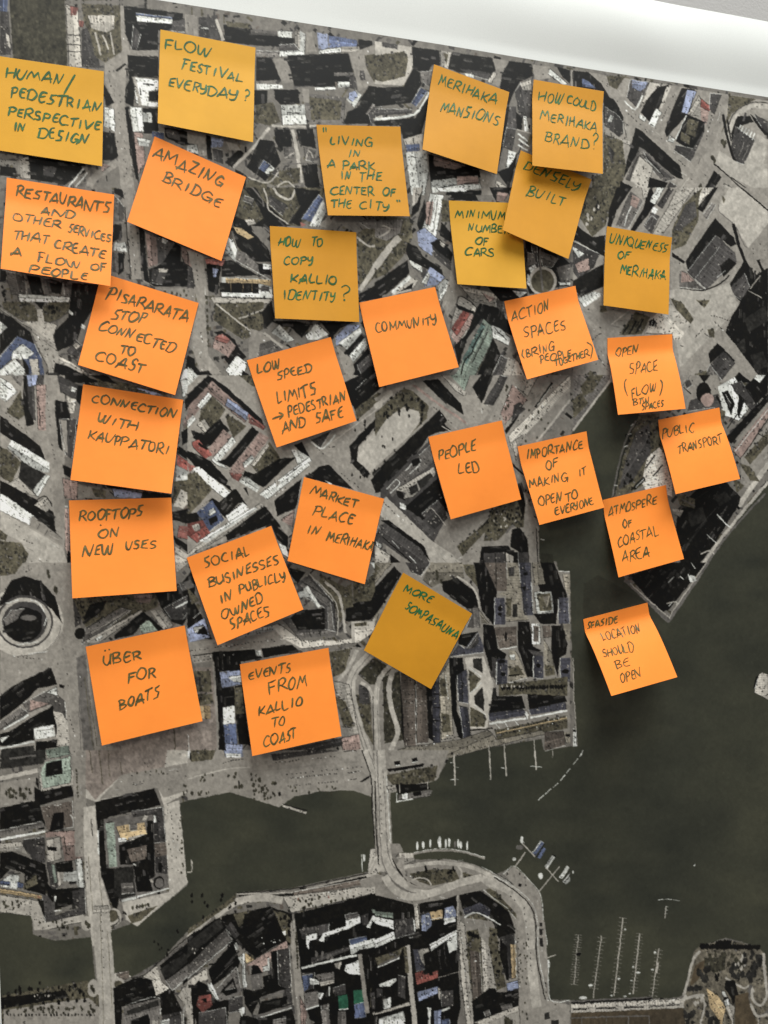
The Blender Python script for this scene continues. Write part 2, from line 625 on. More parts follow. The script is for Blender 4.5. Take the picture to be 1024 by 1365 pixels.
p 310,40 350,60 330,110 300,90
k 410,0 440,80 320,235 300,222 370,110 390,20
l 360,0 400,0 390,50 370,60
w 405,70 440,0 480,0 430,90
d 440,90 500,0 530,10 470,110
w 420,100 450,110 430,140 412,130
d 370,200 410,130 455,150 410,245
~w3 375,200 410,150 440,170
l 560,0 640,0 470,245 415,245 500,100 540,20
~g3 620,30 540,90
l 640,0 760,0 680,60 660,100 640,60
n 680,0 660,60 660,170 590,300 520,330 520,220 580,90
d 590,90 640,70 650,150 560,230 530,220
G 660,190 720,200 620,340 560,400 530,360 600,310
k 650,110 740,0 760,0 680,130
g 680,140 730,80 750,90 700,170
l! 760,100 820,0 880,0 1024,110 1024,190 920,320 850,200 770,130
~g4 765,90 770,130 850,200 920,320 1024,190
n 780,40 800,60 790,80
~k7 880,0 1024,120
G 900,340 1024,190 1024,400 960,440
k 590,385 745,160 840,260 860,300 830,310 750,250 605,440
d 600,440 750,250 850,340 860,390 770,470 700,535 640,480
~d40 640,450 740,320
~w2 640,480 770,310
g 560,440 590,440 650,500 700,540 640,530 560,525
p 570,440 600,450 640,490 570,500
k 520,340 590,390 580,400 520,360
k 770,410 820,370 860,400 790,470
~w3 755,475 800,435
~k16 840,190 870,300 930,460 930,520
~k12 970,380 1010,470
k 810,530 900,380 960,460 1024,420 1024,600 940,660 880,600
k 880,590 1024,440 1024,1024 970,980 880,860 800,760 830,680 870,620
d 810,540 900,450 930,520 880,590
~l5 920,540 990,580
~l5 930,530 985,460
q 900,690 1010,620 1024,700 920,760
q 850,830 900,790 910,860 870,880
q 930,880 1000,860 1024,940 960,960
~k7 560,530 680,540 780,500 820,460
l! 510,540 560,530 680,545 820,500 870,620 800,700 560,950 540,780 640,680 510,580
n 645,590 720,590 690,632
n 510,580 570,600 635,690 600,740 570,690
d 0,280 140,350 110,420 30,480 0,440
w 0,310 60,350 30,370 0,330
p 10,400 80,370 90,430 30,450
k 0,490 160,400 160,520 40,570 0,530
w 20,580 110,545 160,560 60,630
G 40,640 170,630 380,680 340,770 180,790
n 140,620 170,620 180,650 140,655
n 240,775 330,650 405,680 360,770
~k7 260,770 290,720
~k7 295,770 330,700
~k7 330,765 370,690
~l6 200,720 300,640
l 420,680 500,600 620,720 560,800 525,800 520,770 380,765
k 400,700 420,690 445,710 430,730 400,725
~w3 405,735 420,700
~w3 420,740 435,708
: 640,790 680,740 6
: 720,670 830,700 8
: 690,770 730,790 5
: 740,700 800,760 8
n 705,745 740,740 745,790 715,780
G! 540,960 800,760 880,860 970,980 1024,1024 560,1024
k 710,870 760,815 850,910 830,925 790,860 720,925
d 720,930 790,860 850,920 780,1010
g 700,970 720,930 780,1010 760,1024 720,1000
k 820,1024 870,970 940,1024
n 640,980 700,960 720,1024 620,1024
G 50,700 180,790 200,1024 60,1024
n 60,1000 90,960 150,1000 150,1024 40,1024
: 130,880 180,960 9
: 100,800 150,760 5
: 560,830 580,830 2
@ 0 500
G! 0,0 340,0 340,1024 0,1024
w 0,10 50,40 90,90 30,140 0,120
~k4 10,40 60,80
n 30,200 110,80 130,210 90,240
g 50,0 130,0 110,60
k 125,0 160,10 150,100 180,260 140,270 120,150
d 140,0 230,0 230,60 180,60 190,260 150,180
B 140,0 200,0 190,50 150,60
p 190,55 240,50 265,290 200,290
~k4 200,110 212,270
~G60 275,0 270,250 305,470 315,800
~G40 -10,190 180,320 280,450
k 0,210 60,260 210,370 240,450 180,430 60,340 0,300
W 60,340 260,460 260,510 180,510 40,380
d 95,400 120,410 115,425
n 0,380 40,390 110,460 60,570 0,530
q 110,450 240,520 170,605 100,540
w 240,520 265,530 200,640 170,605
l 40,570 100,540 170,610 200,640 130,620 80,610
k 0,550 40,570 200,660 280,720 295,830 230,780 0,640
l 180,680 240,640 275,690 240,720
~k4 180,670 240,635 275,690
W 0,620 40,640 200,755 160,790 0,710
G 170,740 330,860 330,895 155,790
~d3 160,790 180,745 330,860
~d3 210,780 195,810
~d3 250,810 235,840
l 0,710 330,905 365,1024 150,1024 120,880 0,820
n 0,870 110,880 150,940 120,1024 0,1024
n 0,810 40,840 30,870 0,860
~l3 180,840 330,1000
k 290,130 350,140 370,230 310,232 330,400 310,380 290,200
d 315,228 405,230 380,440 345,420 320,300
G 318,232 350,240 355,410 340,400
d 300,0 430,60 410,130 320,90
w 375,60 405,70 395,90 370,80
l 350,110 400,130 390,200 370,200
k 410,60 440,60 420,160 400,130
k 330,470 375,490 370,540 335,520
p 330,540 410,560 405,650 340,650
G 410,570 520,600 520,645 410,645
n 480,590 560,610 550,645 500,640
B 590,590 750,620 740,645 600,640
k 750,610 900,625 900,645 740,645
k 560,570 700,600 620,600 560,590
~w5 340,690 358,690
p 340,700 365,700 370,1024 345,900
k 355,920 375,940 370,1024 350,980
w 950,30 1024,0 1024,60 960,120
k 970,130 1024,70 1024,110 975,190
p 965,240 1024,130 1024,200 960,290
k 950,300 1024,250 1024,330 960,370
k 935,370 1024,430 1024,470 935,410
R 930,415 1024,475 1010,515 930,470
w 925,470 1010,520 1024,560 920,560
n 910,560 1024,540 1024,640 910,680
l 950,600 1024,640 960,700 910,690
k 905,720 1024,690 1024,790 905,760
r 940,790 1024,800 1024,870 930,850
k 910,840 1024,920 1024,960 920,880
l 920,900 1000,950 960,1000 920,980
n 500,5 900,100 800,110 520,60
B 700,60 860,100 800,105
k 470,0 560,0 620,50 540,30
k 430,20 480,50 620,90 450,50
: 240,60 265,270 6
: 270,350 290,450 4
: 115,860 180,890 4
: 20,190 150,310 6
@ 250 500
G 0,0 1024,0 1024,660 900,640 0,940
k 0,100 110,0 200,60 390,230 405,280 340,220 120,70 20,150 0,170
w 0,0 60,0 0,60
n 270,0 350,0 370,60 340,60
p 0,170 130,30 330,210 300,250 120,100 0,260
B 210,120 320,200 310,240 200,160
r 320,200 410,270 400,290 320,250
~k3 335,225 360,245
W 50,160 110,90 130,110 70,180
w 0,240 30,210 45,230 0,280
n 70,190 130,110 200,180 130,290 60,240
l 50,260 90,230 120,280 90,300
n 200,200 310,270 240,330 210,260
k 20,290 80,310 170,230 220,290 120,370 90,380 30,330
p 100,400 190,285 245,330 150,440
R 25,350 60,340 110,390 130,420 90,440 30,380
k 60,350 110,385 100,395 55,365
W 125,445 235,320 255,350 170,450 210,490 150,470
k 200,440 340,270 375,300 230,485 150,455
p 220,500 380,300 430,330 290,510 260,550 230,530
r 220,510 290,520 270,560 235,540
w 290,460 340,420 350,440 300,490
n 340,480 430,350 490,440 370,520
l 330,470 420,360 430,370 350,480
*k 400,420 460,440 3 8
k 300,500 350,520 480,440 570,430 400,590 290,530
w 545,390 620,400 640,430 580,470
W 370,630 640,430 660,460 500,590 410,660 380,650
~k4 520,530 600,470
l 460,550 490,560 470,590
w 270,560 310,530 385,590 360,615
k 0,395 120,450 210,550 235,610 40,480 0,430
W 30,490 60,480 240,630 190,645 30,510
r 0,460 40,480 10,510
n 0,520 50,510 130,600 60,680 0,740
k 240,600 310,590 335,690 270,670 200,750 150,680 200,640
k 60,700 130,645 170,670 190,740 110,660
W 200,740 290,665 325,700 220,770
~k3 210,735 285,675
b 50,720 130,655 195,760 110,825
W 110,710 140,695 150,720 115,740
k 110,755 150,735 160,765 120,790
k 0,730 50,720 110,830 0,790
R 0,780 80,760 120,830 50,880 0,840
l 20,790 60,780 70,810 40,820
l 0,940 60,890 400,660 430,690 320,780 100,900 0,980
W 60,870 350,690 370,700 100,880
~G34 210,560 270,590 340,700
k 200,840 400,690 440,690 500,800 420,790 210,870
~G34 430,690 470,740 540,840
~G34 340,620 440,690
k 455,660 600,540 570,700 470,740
~G44 650,480 900,270 1040,120
~l4 690,400 900,250 1024,160
~G44 610,350 720,440 900,580 1020,650
d 650,340 760,290 700,380
~w8 650,350 710,385 780,310
k 560,370 600,350 640,430 590,400
k 690,480 740,470 870,600 620,540
w 720,550 760,570 750,580
k 820,40 900,0 1000,0 1024,60 880,190 840,100
~w4 880,80 940,20
~w3 930,190 990,130
n 880,180 1000,90 1024,120 890,240
k 850,370 1024,190 1024,230 900,370 890,440 960,520 930,540 860,460
*k 860,460 990,540 12 14
*k 870,370 1020,220 14 12
l! 900,380 1024,250 1024,450 960,510 890,450
k 960,550 1024,490 1024,610 990,620
k 430,760 530,850 525,910 470,860
w 480,880 520,900 530,960 500,940
p 520,740 565,700 550,800 490,760
~k3 500,750 560,720
d 980,850 1024,870 1024,960 960,960
w 990,870 1020,890 1000,930
: 740,380 790,370 4
: 800,510 900,590 7
: 670,370 720,420 3
: 450,640 520,590 5
@ 500 500
G! 60,0 1024,0 1024,150 880,340 780,600 862,1024 60,1024
n 0,200 150,70 290,110 270,230 60,430 0,490
l! 0,320 60,230 150,170 230,190 240,240 180,320 60,430 0,490
*k 20,220 260,100 22 15
*k 250,130 240,260 6 14
*k 0,490 200,320 10 11
~G40 180,40 300,150 450,280
~G20 0,130 150,50
k 0,510 340,180 380,240 280,320 250,370 100,560 0,620
~l26 0,170 90,90
k 250,30 330,20 450,150 470,210 350,130
~p12 200,50 330,150 480,250
t 390,0 500,0 470,80 420,30
l 350,0 480,90 470,110 420,80
G 440,110 540,100 610,180 560,250 480,260
k 510,60 560,0 620,0 560,150 540,110
d 570,150 660,0 700,10 620,160
G 600,240 700,0 1024,0 1024,80 700,400 680,300
p 720,50 800,130 680,260 660,200
k 680,290 760,200 745,230 690,310
d 730,160 760,140 790,180 720,240
*n 680,60 700,230 8 12
l 780,0 860,0 800,110 740,60
~k9 840,170 930,40
~w3 850,160 930,50
~k10 865,190 885,165
l 700,320 960,60 1024,0 1024,60 720,390
*n 780,350 960,140 10 12
~l10 850,350 1024,130
~g6 880,330 1024,150
l 720,350 780,310 770,360 740,450
k 720,460 790,530 770,520 725,480
d 30,600 230,400 290,340 330,520 380,740 300,890 100,740 30,640
g 60,590 230,420 300,360 310,450 90,640
~w4 60,600 110,550 130,570 80,620
~w4 160,500 220,440 240,460 180,520
k 190,450 230,430 240,460 200,480
k 110,610 140,600 160,660 120,640
l 110,600 310,480 320,520 200,640 150,650 160,620
q 220,560 290,510 305,530 240,600
q 175,590 220,570 230,610 190,630
k 150,700 330,540 350,600 380,690 250,760 180,710
w 130,670 165,680 160,710 130,700
d 240,730 350,640 385,750 310,810
~l4 270,720 300,700 370,790
k 330,650 360,640 390,740
d 160,740 230,740 330,840 300,880
k 280,320 360,250 400,290 340,300
~l5 350,265 400,300
l 0,680 60,640 310,880 440,960 500,1024 320,1024 100,800 30,740
: 20,640 130,750 10
d 20,790 60,770 250,900 290,1000 240,1024 0,850
k 30,760 70,760 260,900 290,980 240,910
~w3 90,870 130,910
~w3 180,950 220,990
~k5 40,850 200,990
k 80,940 130,980 150,1024 80,1024
l 0,890 80,950 60,1024 0,1024
G 380,880 660,690 640,790 480,1000 420,960
n 430,900 600,760 580,820 460,950
~k6 560,800 640,700
n 600,730 760,570 790,700 780,800 720,800 640,870 570,870
*k 590,700 770,830 26 11
*l 620,720 760,800 10 9
~g12 690,830 710,800 730,790
k 720,810 760,800 800,860 810,960 760,930 710,900
k 560,900 700,895 720,930 800,930 810,1024 500,1024 550,980
d 570,935 680,930 695,1024 575,1024
~k3 630,935 635,1024
l 685,930 725,950 725,1024 695,1024
d 750,930 805,930 810,1024 755,1024
G 780,600 820,700 860,800 862,1024 820,1024 790,760
~k4 845,800 858,1024
k 740,640 770,560 790,680 780,760
K 870,935 930,940 950,1024 866,1024
~w4 868,862 890,865
: 300,160 420,270 8
: 90,110 160,60 4
: 740,60 800,140 8
: 650,230 720,60 10
@ 764 500
g 0,0 200,0 190,40 0,290
n 40,60 90,0 160,0 100,90 50,110
n 0,130 40,90 80,150 0,230
~l12 195,30 60,210 0,290
G 560,0 760,0 800,200 760,170 600,180 585,150
~d3 570,60 620,0
~k4 580,60 620,100
d 590,40 610,20 625,50 600,70
k 660,0 720,0 690,40
d 620,130 760,100 780,170 770,230 740,170 600,190
ok 685,90 38,55
op 705,130 34,36
~k12 750,110 790,160
w 760,60 850,10 900,100 920,180 870,240 790,210
k 780,90 810,80 850,150 830,210
~w3 800,100 830,150
d 830,50 880,30 970,150 940,190 850,90
k 870,100 900,130 870,230 860,190
k 900,60 970,0 1024,0 1024,90 960,150
w 960,0 1010,0 980,40 950,20
k 800,330 960,160 1024,100 1024,140 830,360
~k5 880,180 810,280
n 750,170 800,190 790,260 780,230
p 1024,140 1024,220 880,440 840,400 850,370
~G16 1024,150 850,370
~w4 1024,180 850,400
~k4 1024,230 880,440
G 880,440 1024,250 1024,470 930,600 880,580
n 900,430 1024,290 1024,360 930,470
~k4 970,310 1020,330
~l26 1024,470 930,600 870,690
n 870,460 930,480 980,560 930,550
n 840,540 900,580 860,620
~l16 1024,560 890,720 760,880 660,1024
~g10 1010,620 820,830 680,1024
k 550,700 650,600 800,560 880,640 870,680 740,890 640,1024 570,1024 540,800
q 600,720 680,690 700,760 620,800
~q10 590,900 700,760
q 740,640 800,610 830,650 770,690
~d3 640,820 760,690
~q4 600,680 720,600
~w7 755,730 800,780 825,800
~w4 700,835 750,880
~l7 670,940 720,920 740,940
~w4 600,990 640,1024
n 350,210 450,200 490,450 400,560 300,620 220,640 260,450 310,280
d 330,300 400,250 410,400 310,560 240,600 280,440
*k 330,300 260,600 12 14
*k 360,280 420,370 6 12
l 390,430 450,380 475,400 520,560 520,640 440,600 380,600 360,560
~k7 380,490 430,420
~w3 390,500 440,430
~k7 420,530 470,470
k 300,600 370,530 380,550 330,600
~w4 330,590 370,545
~k3 340,240 300,310 260,430 215,640
~g8 330,240 290,310 250,430 205,640
~w4 300,268 318,255
~w4 268,378 285,370
~w4 215,578 235,578
~w4 290,312 308,308
l 520,700 580,710 560,750 530,730
n 540,620 640,650 640,700 560,680
~g8 570,650 640,690
@ 0 750
G 0,0 350,0 400,1024 0,1024
n 0,0 120,0 80,60 0,70
*n 250,40 260,80 4 16
*n 290,130 300,160 3 18
k 0,200 60,90 130,70 220,100 290,180 328,320 300,300 200,170 60,180 0,230
ol 120,310 215,180
k 0,200 60,90 130,70 220,100 290,180 328,320 270,240 180,175 60,190 0,230
od 130,310 150,140
ol 130,312 140,128
od 130,312 118,110
ok 122,325 100,92
g 18,300 60,250 130,240 90,300 30,330
ok 160,290 62,45
og 150,290 42,16
k 18,340 215,300 220,340 130,415 50,390
~w5 30,215 100,195
~w5 160,195 205,215 235,260
~w5 245,290 235,330
~w4 90,432 200,415
~g3 100,490 220,470 300,400 320,330
~w4 150,480 250,465
~k6 345,400 365,400
w 346,410 365,408 369,452 350,455
~k4 375,702 395,700
w 375,712 397,710 400,745 380,747
k 0,700 80,640 160,600 270,550 300,640 200,660 120,740 0,830
g 120,740 250,670 300,690 340,730 350,830 290,780 270,740 150,790
p 160,720 260,740 160,780
w 240,680 300,650 303,700
k 310,640 340,645 335,660 315,655
g 0,840 110,760 150,790 40,870 0,880
~k4 30,840 50,860
~w9 20,875 150,800
k 60,880 170,810 280,750 290,850 180,870 180,930 60,960 0,960 0,900
w 175,870 280,850 290,910 185,930
~g3 190,885 280,870
~w9 0,975 180,940
w 0,920 50,908 10,945
k 190,940 300,930 310,970 240,980 240,1024 190,1024
q 10,980 180,960 190,1024 0,1024
l 280,780 330,790 355,830 365,960 300,965 300,880
t 240,985 360,960 375,1024 250,1024
k 280,800 300,850 295,920
G! 350,0 385,0 440,500 470,740 540,1024 390,1024 350,560 330,400
G! 380,440 460,430 560,1024 380,1024
g! 400,500 450,480 500,1024 440,1024
~g4 410,550 440,500
~g4 405,560 430,800 450,1024
~n4 445,600 480,900 500,1024
~n3 470,700 510,960
~g4 415,700 425,1024
d 385,190 440,190 425,320 395,340
n 385,190 820,160 830,230 600,330 450,340
p 700,170 800,170 790,210 720,210
*k 400,210 440,320 8 9
k 470,220 560,200 540,250 450,320 440,290
g 450,340 640,235 690,250 520,370 430,430
~k3 455,345 620,240
~l4 480,370 660,260
l 430,420 740,250 750,260 520,420
~d4 500,380 670,280
ok 420,372 28,30
k 600,380 750,255 860,350 830,355 770,300 700,380 600,400
t 735,330 780,300 830,355 740,370
l 790,250 850,250 910,330 860,350
k 810,150 920,150 1024,20 1024,220 960,330 900,310 850,240
d 860,240 990,170 1024,200 960,300 900,300
~w9 920,240 990,200
g 940,110 1000,90 1024,130 960,150
b 980,340 1024,320 1024,420 990,420
w 1000,340 1024,335 1024,370 1000,370
l 920,0 990,0 930,50
k 1000,420 1024,440 1024,520 1010,500
w 500,400 530,380 540,390 515,410
G 530,960 1024,840 1024,1024 540,1024
v 600,950 1024,850 1024,1024 640,1024
~n6 915,870 920,1000
~g4 630,960 640,1024
: 350,560 360,660 3
: 360,800 400,920 6
: 420,590 430,660 3
: 985,900 995,1024 5
: 135,50 170,30 3
: 70,490 230,510 8
@ 250 750
k 0,160 30,200 80,290 130,400 60,400 0,350
n 0,130 40,170 60,200 20,220
~w3 30,290 70,260
B 0,350 90,290 120,390 10,420
w 30,340 80,330 90,360 40,370
k 60,350 90,330 110,380 50,375
G 0,420 400,370 480,320 560,400 600,460 250,500 30,530
w 200,370 470,325 470,350 220,410
k 130,470 350,455 390,500 280,520 280,570 170,570 195,680 200,1000 165,990 140,600
k 390,450 550,430 585,465 400,500
w 355,460 385,460 390,490 360,490
B 170,575 275,565 275,640 180,660
W 210,600 280,590 280,630 240,625
k 180,660 245,650 250,755 185,760
~g2 190,710 245,700
W 185,760 245,750 250,840 190,850
b 190,850 255,845 262,950 200,990
k 250,650 290,640 310,830 330,960 270,950 255,830
n 245,660 285,650 300,790 250,800
B 200,950 290,955 290,990 205,1010
W 195,990 290,990 290,1024 200,1024
v 30,550 140,550 165,1000 20,1000
n 30,570 120,570 130,680 40,680
d 40,600 70,600 70,640 45,640
y 60,750 120,750 120,820 70,820
n 20,690 130,690 140,740 60,750
v 20,890 125,880 130,990 30,1000
~G12 135,520 155,800 160,1010
~w3 0,900 15,1024
d 570,110 640,60 770,210 785,370 590,400 500,300 540,290 570,350 720,345 720,240 600,170
g 590,120 640,80 750,200 770,350 740,350 735,230
w 580,160 630,120 700,230 685,240 640,180 590,185
~k3 600,100 770,220 780,370
k 580,250 720,240 722,348 570,355 530,300
g 500,300 540,290 590,370 720,350 780,360 780,380 590,400
~k3 640,360 650,390
~k3 690,355 700,385
k 540,30 620,50 580,110 545,70
k 830,230 940,190 1024,110 1024,240 960,300 830,310
n 700,60 830,130 860,110 870,230 830,240 800,330 770,210 690,100
~l14 720,100 790,160 810,230 830,370
~l6 640,60 780,210 785,380
n 870,100 930,110 980,50 1010,100 960,200 870,210
w 960,0 1024,0 1024,30 980,30
l 440,330 500,400 600,450 900,420 960,380 1024,300 1024,240 960,310 860,310 860,400 780,410 600,410 480,320
: 600,420 780,395 16
: 0,465 450,405 26
~k5 30,490 130,475
: 30,500 340,470 18
: 30,520 130,505 6
n 870,320 940,310 940,330 880,335
~l16 868,310 872,420
G 745,470 860,440 960,450 1024,400 1024,1024 800,1024
n 745,470 860,450 820,580 765,600
e 890,580 980,500 1024,540 1010,640 960,640 910,600
n 880,690 960,700 975,960 930,880
d 900,640 950,650 960,740 900,740
~l44 970,470 880,570 860,680 900,860 960,1030
~g3 960,480 875,590 862,690 905,860 960,1024
~l18 890,460 840,560 790,620
~l18 910,630 960,670 990,800 995,1024
~l18 1024,620 1000,680 1015,1024
~k3 975,700 978,1024
l 760,620 850,640 900,900 940,1024 890,1024 830,800
n 770,700 830,730 880,860 820,860
: 780,680 840,760 8
: 810,860 870,870 9
: 815,915 880,920 12
: 820,990 890,995 12
d 505,985 810,920 815,960 520,1015
p 810,920 900,900 910,980 815,1000
@ 500 750
G! 0,0 945,0 960,40 1024,45 1024,930 880,915 640,955 350,1005 0,1024
k 0,130 100,20 140,60 60,190 40,230 0,280
h 0,0 90,0 0,110
n 0,0 30,30 0,80
h 60,190 130,90 20,270 0,330 0,280
k 40,180 60,205 55,215 40,200
d 160,0 290,0 240,70 190,50
~l6 240,75 295,10
h 290,0 460,0 470,80 350,100 300,130 250,90
*n 320,100 350,50 5 16
k 350,100 430,80 520,150 550,210 540,240 480,240 360,150
*k 440,90 540,220 8 16
n 460,10 520,10 540,130 480,60
~l10 430,70 520,140 550,240
g 480,240 545,240 550,340 480,340 510,270
h 550,250 600,320 560,320
k 520,0 575,0 640,150 625,330 560,250 545,170
u 575,0 690,0 695,150 640,150
~k3 635,0 637,150
h 695,0 750,0 770,100 770,240 810,300 690,310 690,180 640,165 690,150
d 700,30 730,20 730,70 705,70
q 722,218 745,218 748,285 722,285
n 690,190 715,190 715,280 690,285
s 630,185 680,185 685,325 630,325
~w3 628,185 628,325
ok 655,240 10,14
ok 655,270 9,9
s 755,0 815,0 830,275 785,275 765,110
~w3 820,100 832,270
k 770,130 795,120 785,150
ok 790,60 12,9
k 830,0 940,0 1010,180 965,190 950,320 870,320 830,270 890,260
h 825,0 870,0 895,110 835,120
w 835,155 925,150 940,262 850,270 
n 850,165 920,160 930,250 865,255
h 880,180 920,175 905,240
s 965,180 1015,185 1020,320 965,320
~w3 963,190 963,300
h 985,60 1024,60 1024,180 1000,150
~w5 960,45 1024,45
k 570,325 625,330 645,450 690,480 650,600 640,640 610,580 570,440
u 625,340 745,335 745,440 655,450
ok 688,390 8,24
~w6 655,455 745,440
s 640,505 695,510 695,645 640,640
d 610,490 640,505 640,640 620,600
~w3 638,520 638,640
ok 665,520 20,10
ok 672,585 12,10
k 750,310 810,310 830,440 870,460 835,490 830,600 800,600 750,450
d 800,455 880,470 885,490 835,490
s 835,490 885,490 885,610 835,605
~w4 832,490 830,600
ok 858,540 12,12
w 820,320 865,320 870,430 825,430
u 832,332 858,332 858,415 834,415
h 700,460 740,460 800,600 700,630
n 705,560 750,540 785,590 710,600
k 700,590 760,585 762,592 700,597
w 705,485 735,485 735,510 710,510
~w3 700,630 800,605
k 925,330 985,330 1010,430 1000,480 970,500 960,600 925,480
s 975,500 1024,500 1024,625 975,620
~w3 973,500 975,620
ok 1000,570 18,12
u 880,330 920,330 925,390 885,395
h 885,400 930,480 945,590 890,600
n 890,540 940,540 945,590 895,595
h 985,320 1024,320 1024,420 1000,400
k 440,380 540,360 480,440 440,430
s 400,490 440,430 470,450 540,365 570,440 570,470
d 480,450 540,370 545,420 510,450
~w3 400,495 570,470
k 390,500 460,500 470,580 430,600 430,780 490,930 440,920 400,780 390,600
s 430,590 480,560 492,740 440,730
~k3 455,580 460,735
s 440,750 488,760 505,930 465,920
l! 470,500 570,490 625,640 600,760 590,870 500,870 490,600
q 515,505 560,500 565,580 515,550
n 490,560 555,610 500,690
~w4 490,545 560,600
q 520,700 565,650 575,780 525,740
~w4 495,690 560,630
n 500,755 580,800 575,860 500,860
~w4 520,745 580,800
~k7 500,880 620,870
k 610,740 620,650 640,700 770,700 790,765 680,780 600,790
q 620,655 635,655 640,720 618,720
s 595,790 780,765 795,800 600,835
~w10 600,845 800,815
~w4 630,840 660,880
~w4 680,835 700,870
~w4 730,825 760,860
w 790,765 805,800 800,830 790,800
k 800,690 990,690 1010,730 810,770
s 805,770 1000,730 1005,770 815,800
~w9 815,815 1010,775
n 650,640 1010,600 1010,700 800,690 650,700
*k 660,660 1000,650 24 16
*l 660,650 790,650 6 10
n 630,880 1010,800 1010,870 640,930
~y4 640,895 1010,815
: 640,905 1010,830 36
: 645,885 1010,808 30
h 350,1000 620,905 640,930 880,880 890,900 640,960 400,1024 350,1024
*n 370,980 620,925 16 8
u 890,890 990,885 1000,960 890,990
h 990,890 1024,890 1024,950 1005,950
k 1000,900 1024,900 1024,915 1000,910
ok 912,962 5,5
u 135,580 210,600 215,960 155,965 140,760
u 215,620 270,640 280,945 220,950
~k3 210,600 220,950
~g2 150,755 270,740
k 270,640 300,650 310,940 280,920
s 300,620 335,620 345,955 305,950
~k5 305,690 340,690
~k5 305,760 340,760
~k5 305,830 340,830
h 335,600 390,520 410,900 350,930
n 340,620 375,600 380,700 345,700
n 350,790 390,800 400,890 355,890
~w3 370,590 385,720
e 0,500 90,560 0,640
e 40,600 130,570 150,930 50,950
k 130,590 145,760 155,960 140,880
~l26 100,560 75,640 85,760 120,880 95,960 60,1030
~l26 80,540 10,660 20,1030
~g2 12,660 22,1024
h 30,1024 150,970 440,930 590,880 620,900 350,1024
: 340,910 410,905 5
: 150,975 320,950 8
: 340,930 440,915 6
~l4 597,960 600,1024
~l4 678,950 680,1024
~l4 835,930 838,1024
~l4 930,985 932,1024
@ 764 750
K 50,240 60,110 130,65 250,130 390,200 60,290
k 290,70 480,0 700,0 500,250 470,260 390,180
*q 480,60 560,160 8 20
~g16 270,90 380,190 490,295 520,280 710,0
~l5 300,110 490,275 520,260 700,0
w 600,60 640,70 650,95 615,105
~w4 500,105 530,75
~w4 500,230 530,205 550,215
~w4 560,70 580,90
~w4 620,0 640,30
~l6 490,215 540,205 545,225
l 960,600 995,575 1024,590 1024,720 950,680
k 945,660 960,600 975,590 965,640
~w4 955,660 970,610
~l4 0,500 8,760 22,960
w 0,870 18,880 20,960 0,965
k 0,875 15,878 15,890 0,888
~w4 35,1020 55,985
@ 0 1000
q 10,0 240,0 230,70 0,100
~g10 50,45 190,25
~l22 0,150 200,105
l 200,100 240,50 380,20 385,180 215,215
t 215,120 235,65 325,45 370,30 375,170 225,200
k 240,70 325,50 330,125 240,140
k 185,140 200,150 205,205 185,170
G 0,170 190,140 180,270 0,300
*n 20,200 160,250 20 16
k 180,190 215,215 375,185 390,240 210,290 220,370 0,420 0,305 185,265
u 215,300 380,265 385,400 250,430
~w4 285,290 325,285
~w5 370,340 380,360
k 280,330 335,325 335,410 260,430
k 210,290 240,400 215,380
g 0,420 220,375 240,400 0,450
~w12 0,470 240,425
p 240,430 425,420 430,570 340,585 320,450 240,460
~k3 335,450 350,550
~k4 355,545 365,550
: 365,480 370,520 4
l 245,470 315,455 325,570 250,590
k 248,505 300,510 300,530 250,525
w 395,575 430,570 442,720 410,725 400,690 335,690 335,640 400,630
~g3 340,655 400,650
d 120,470 235,455 240,590 180,590 150,540 120,500
q 195,490 235,490 235,500 200,500
l 0,490 110,480 150,550 100,530 0,530
~w4 80,515 105,515
k 0,540 60,530 240,600 250,690 240,760 130,730 130,650 60,620 0,680
*g 80,600 220,720 8 12
W 0,690 60,650 105,660 90,730 0,715
b 0,685 55,690 50,710 0,705
b 90,690 125,700 120,725 90,720
n 130,700 190,655 200,700 140,730
y 0,725 240,765 220,782 0,750
R 195,765 210,770 205,778
d 245,590 290,600 310,720 270,740
t 270,600 285,600 300,690 285,700
k 290,590 380,580 385,640 300,640
l 300,640 335,640 335,690 310,720
k 280,730 440,720 400,800 280,840
d 220,760 290,760 290,870 440,820 450,860 240,910
d 380,740 445,722 450,860 385,800
w 285,765 298,765 290,800
~w5 285,845 325,840
k 240,690 285,740 280,800 250,760
l 0,760 200,790 240,905 440,860 440,900 260,940 180,945 165,870 0,850
*n 20,790 130,830 12 14
*n 200,940 470,900 10 14
k 195,780 230,790 235,880
G 380,0 450,0 460,500 440,560 395,560 385,200
*n 400,100 410,250 9 10
l! 440,300 500,290 530,640 560,760 590,860 580,1030 485,1030 455,800 440,500
~n2 465,560 500,1024
~n2 520,640 560,1024
l 450,0 1024,0 1024,200 860,290 830,200 500,270 450,250
v 450,0 880,0 860,100 640,130 500,260 450,200
~n4 470,0 485,120
~n5 520,0 540,180
~n3 570,0 575,140
~n4 630,60 640,150 590,220
G 640,130 1024,60 1024,200 860,250 830,200 520,260
*n 690,130 900,100 8 9
*n 950,180 1010,240 5 12
: 690,185 760,160 4
: 750,50 800,120 3
k 500,270 810,200 845,290 570,350 545,380 560,620 610,620 630,740 620,820 580,800 530,650 510,400
g 545,360 770,330 855,290 890,700 860,730 640,800 620,620 570,610
d 690,320 850,300 855,330 700,350
l 760,340 780,350 770,370 740,370
t 555,385 600,380 615,610 575,615
~k4 560,380 595,375
y 610,400 760,380 770,440 640,480
g 680,390 720,385 720,420 685,425
w 620,460 660,460 665,480 625,485
l 670,460 755,440 760,460 680,480
k 625,500 770,440 775,370 805,370 815,660 790,680 800,740 720,745 700,600 630,600
u 665,520 770,500 770,570 690,590
k 735,580 770,570 775,640 740,620
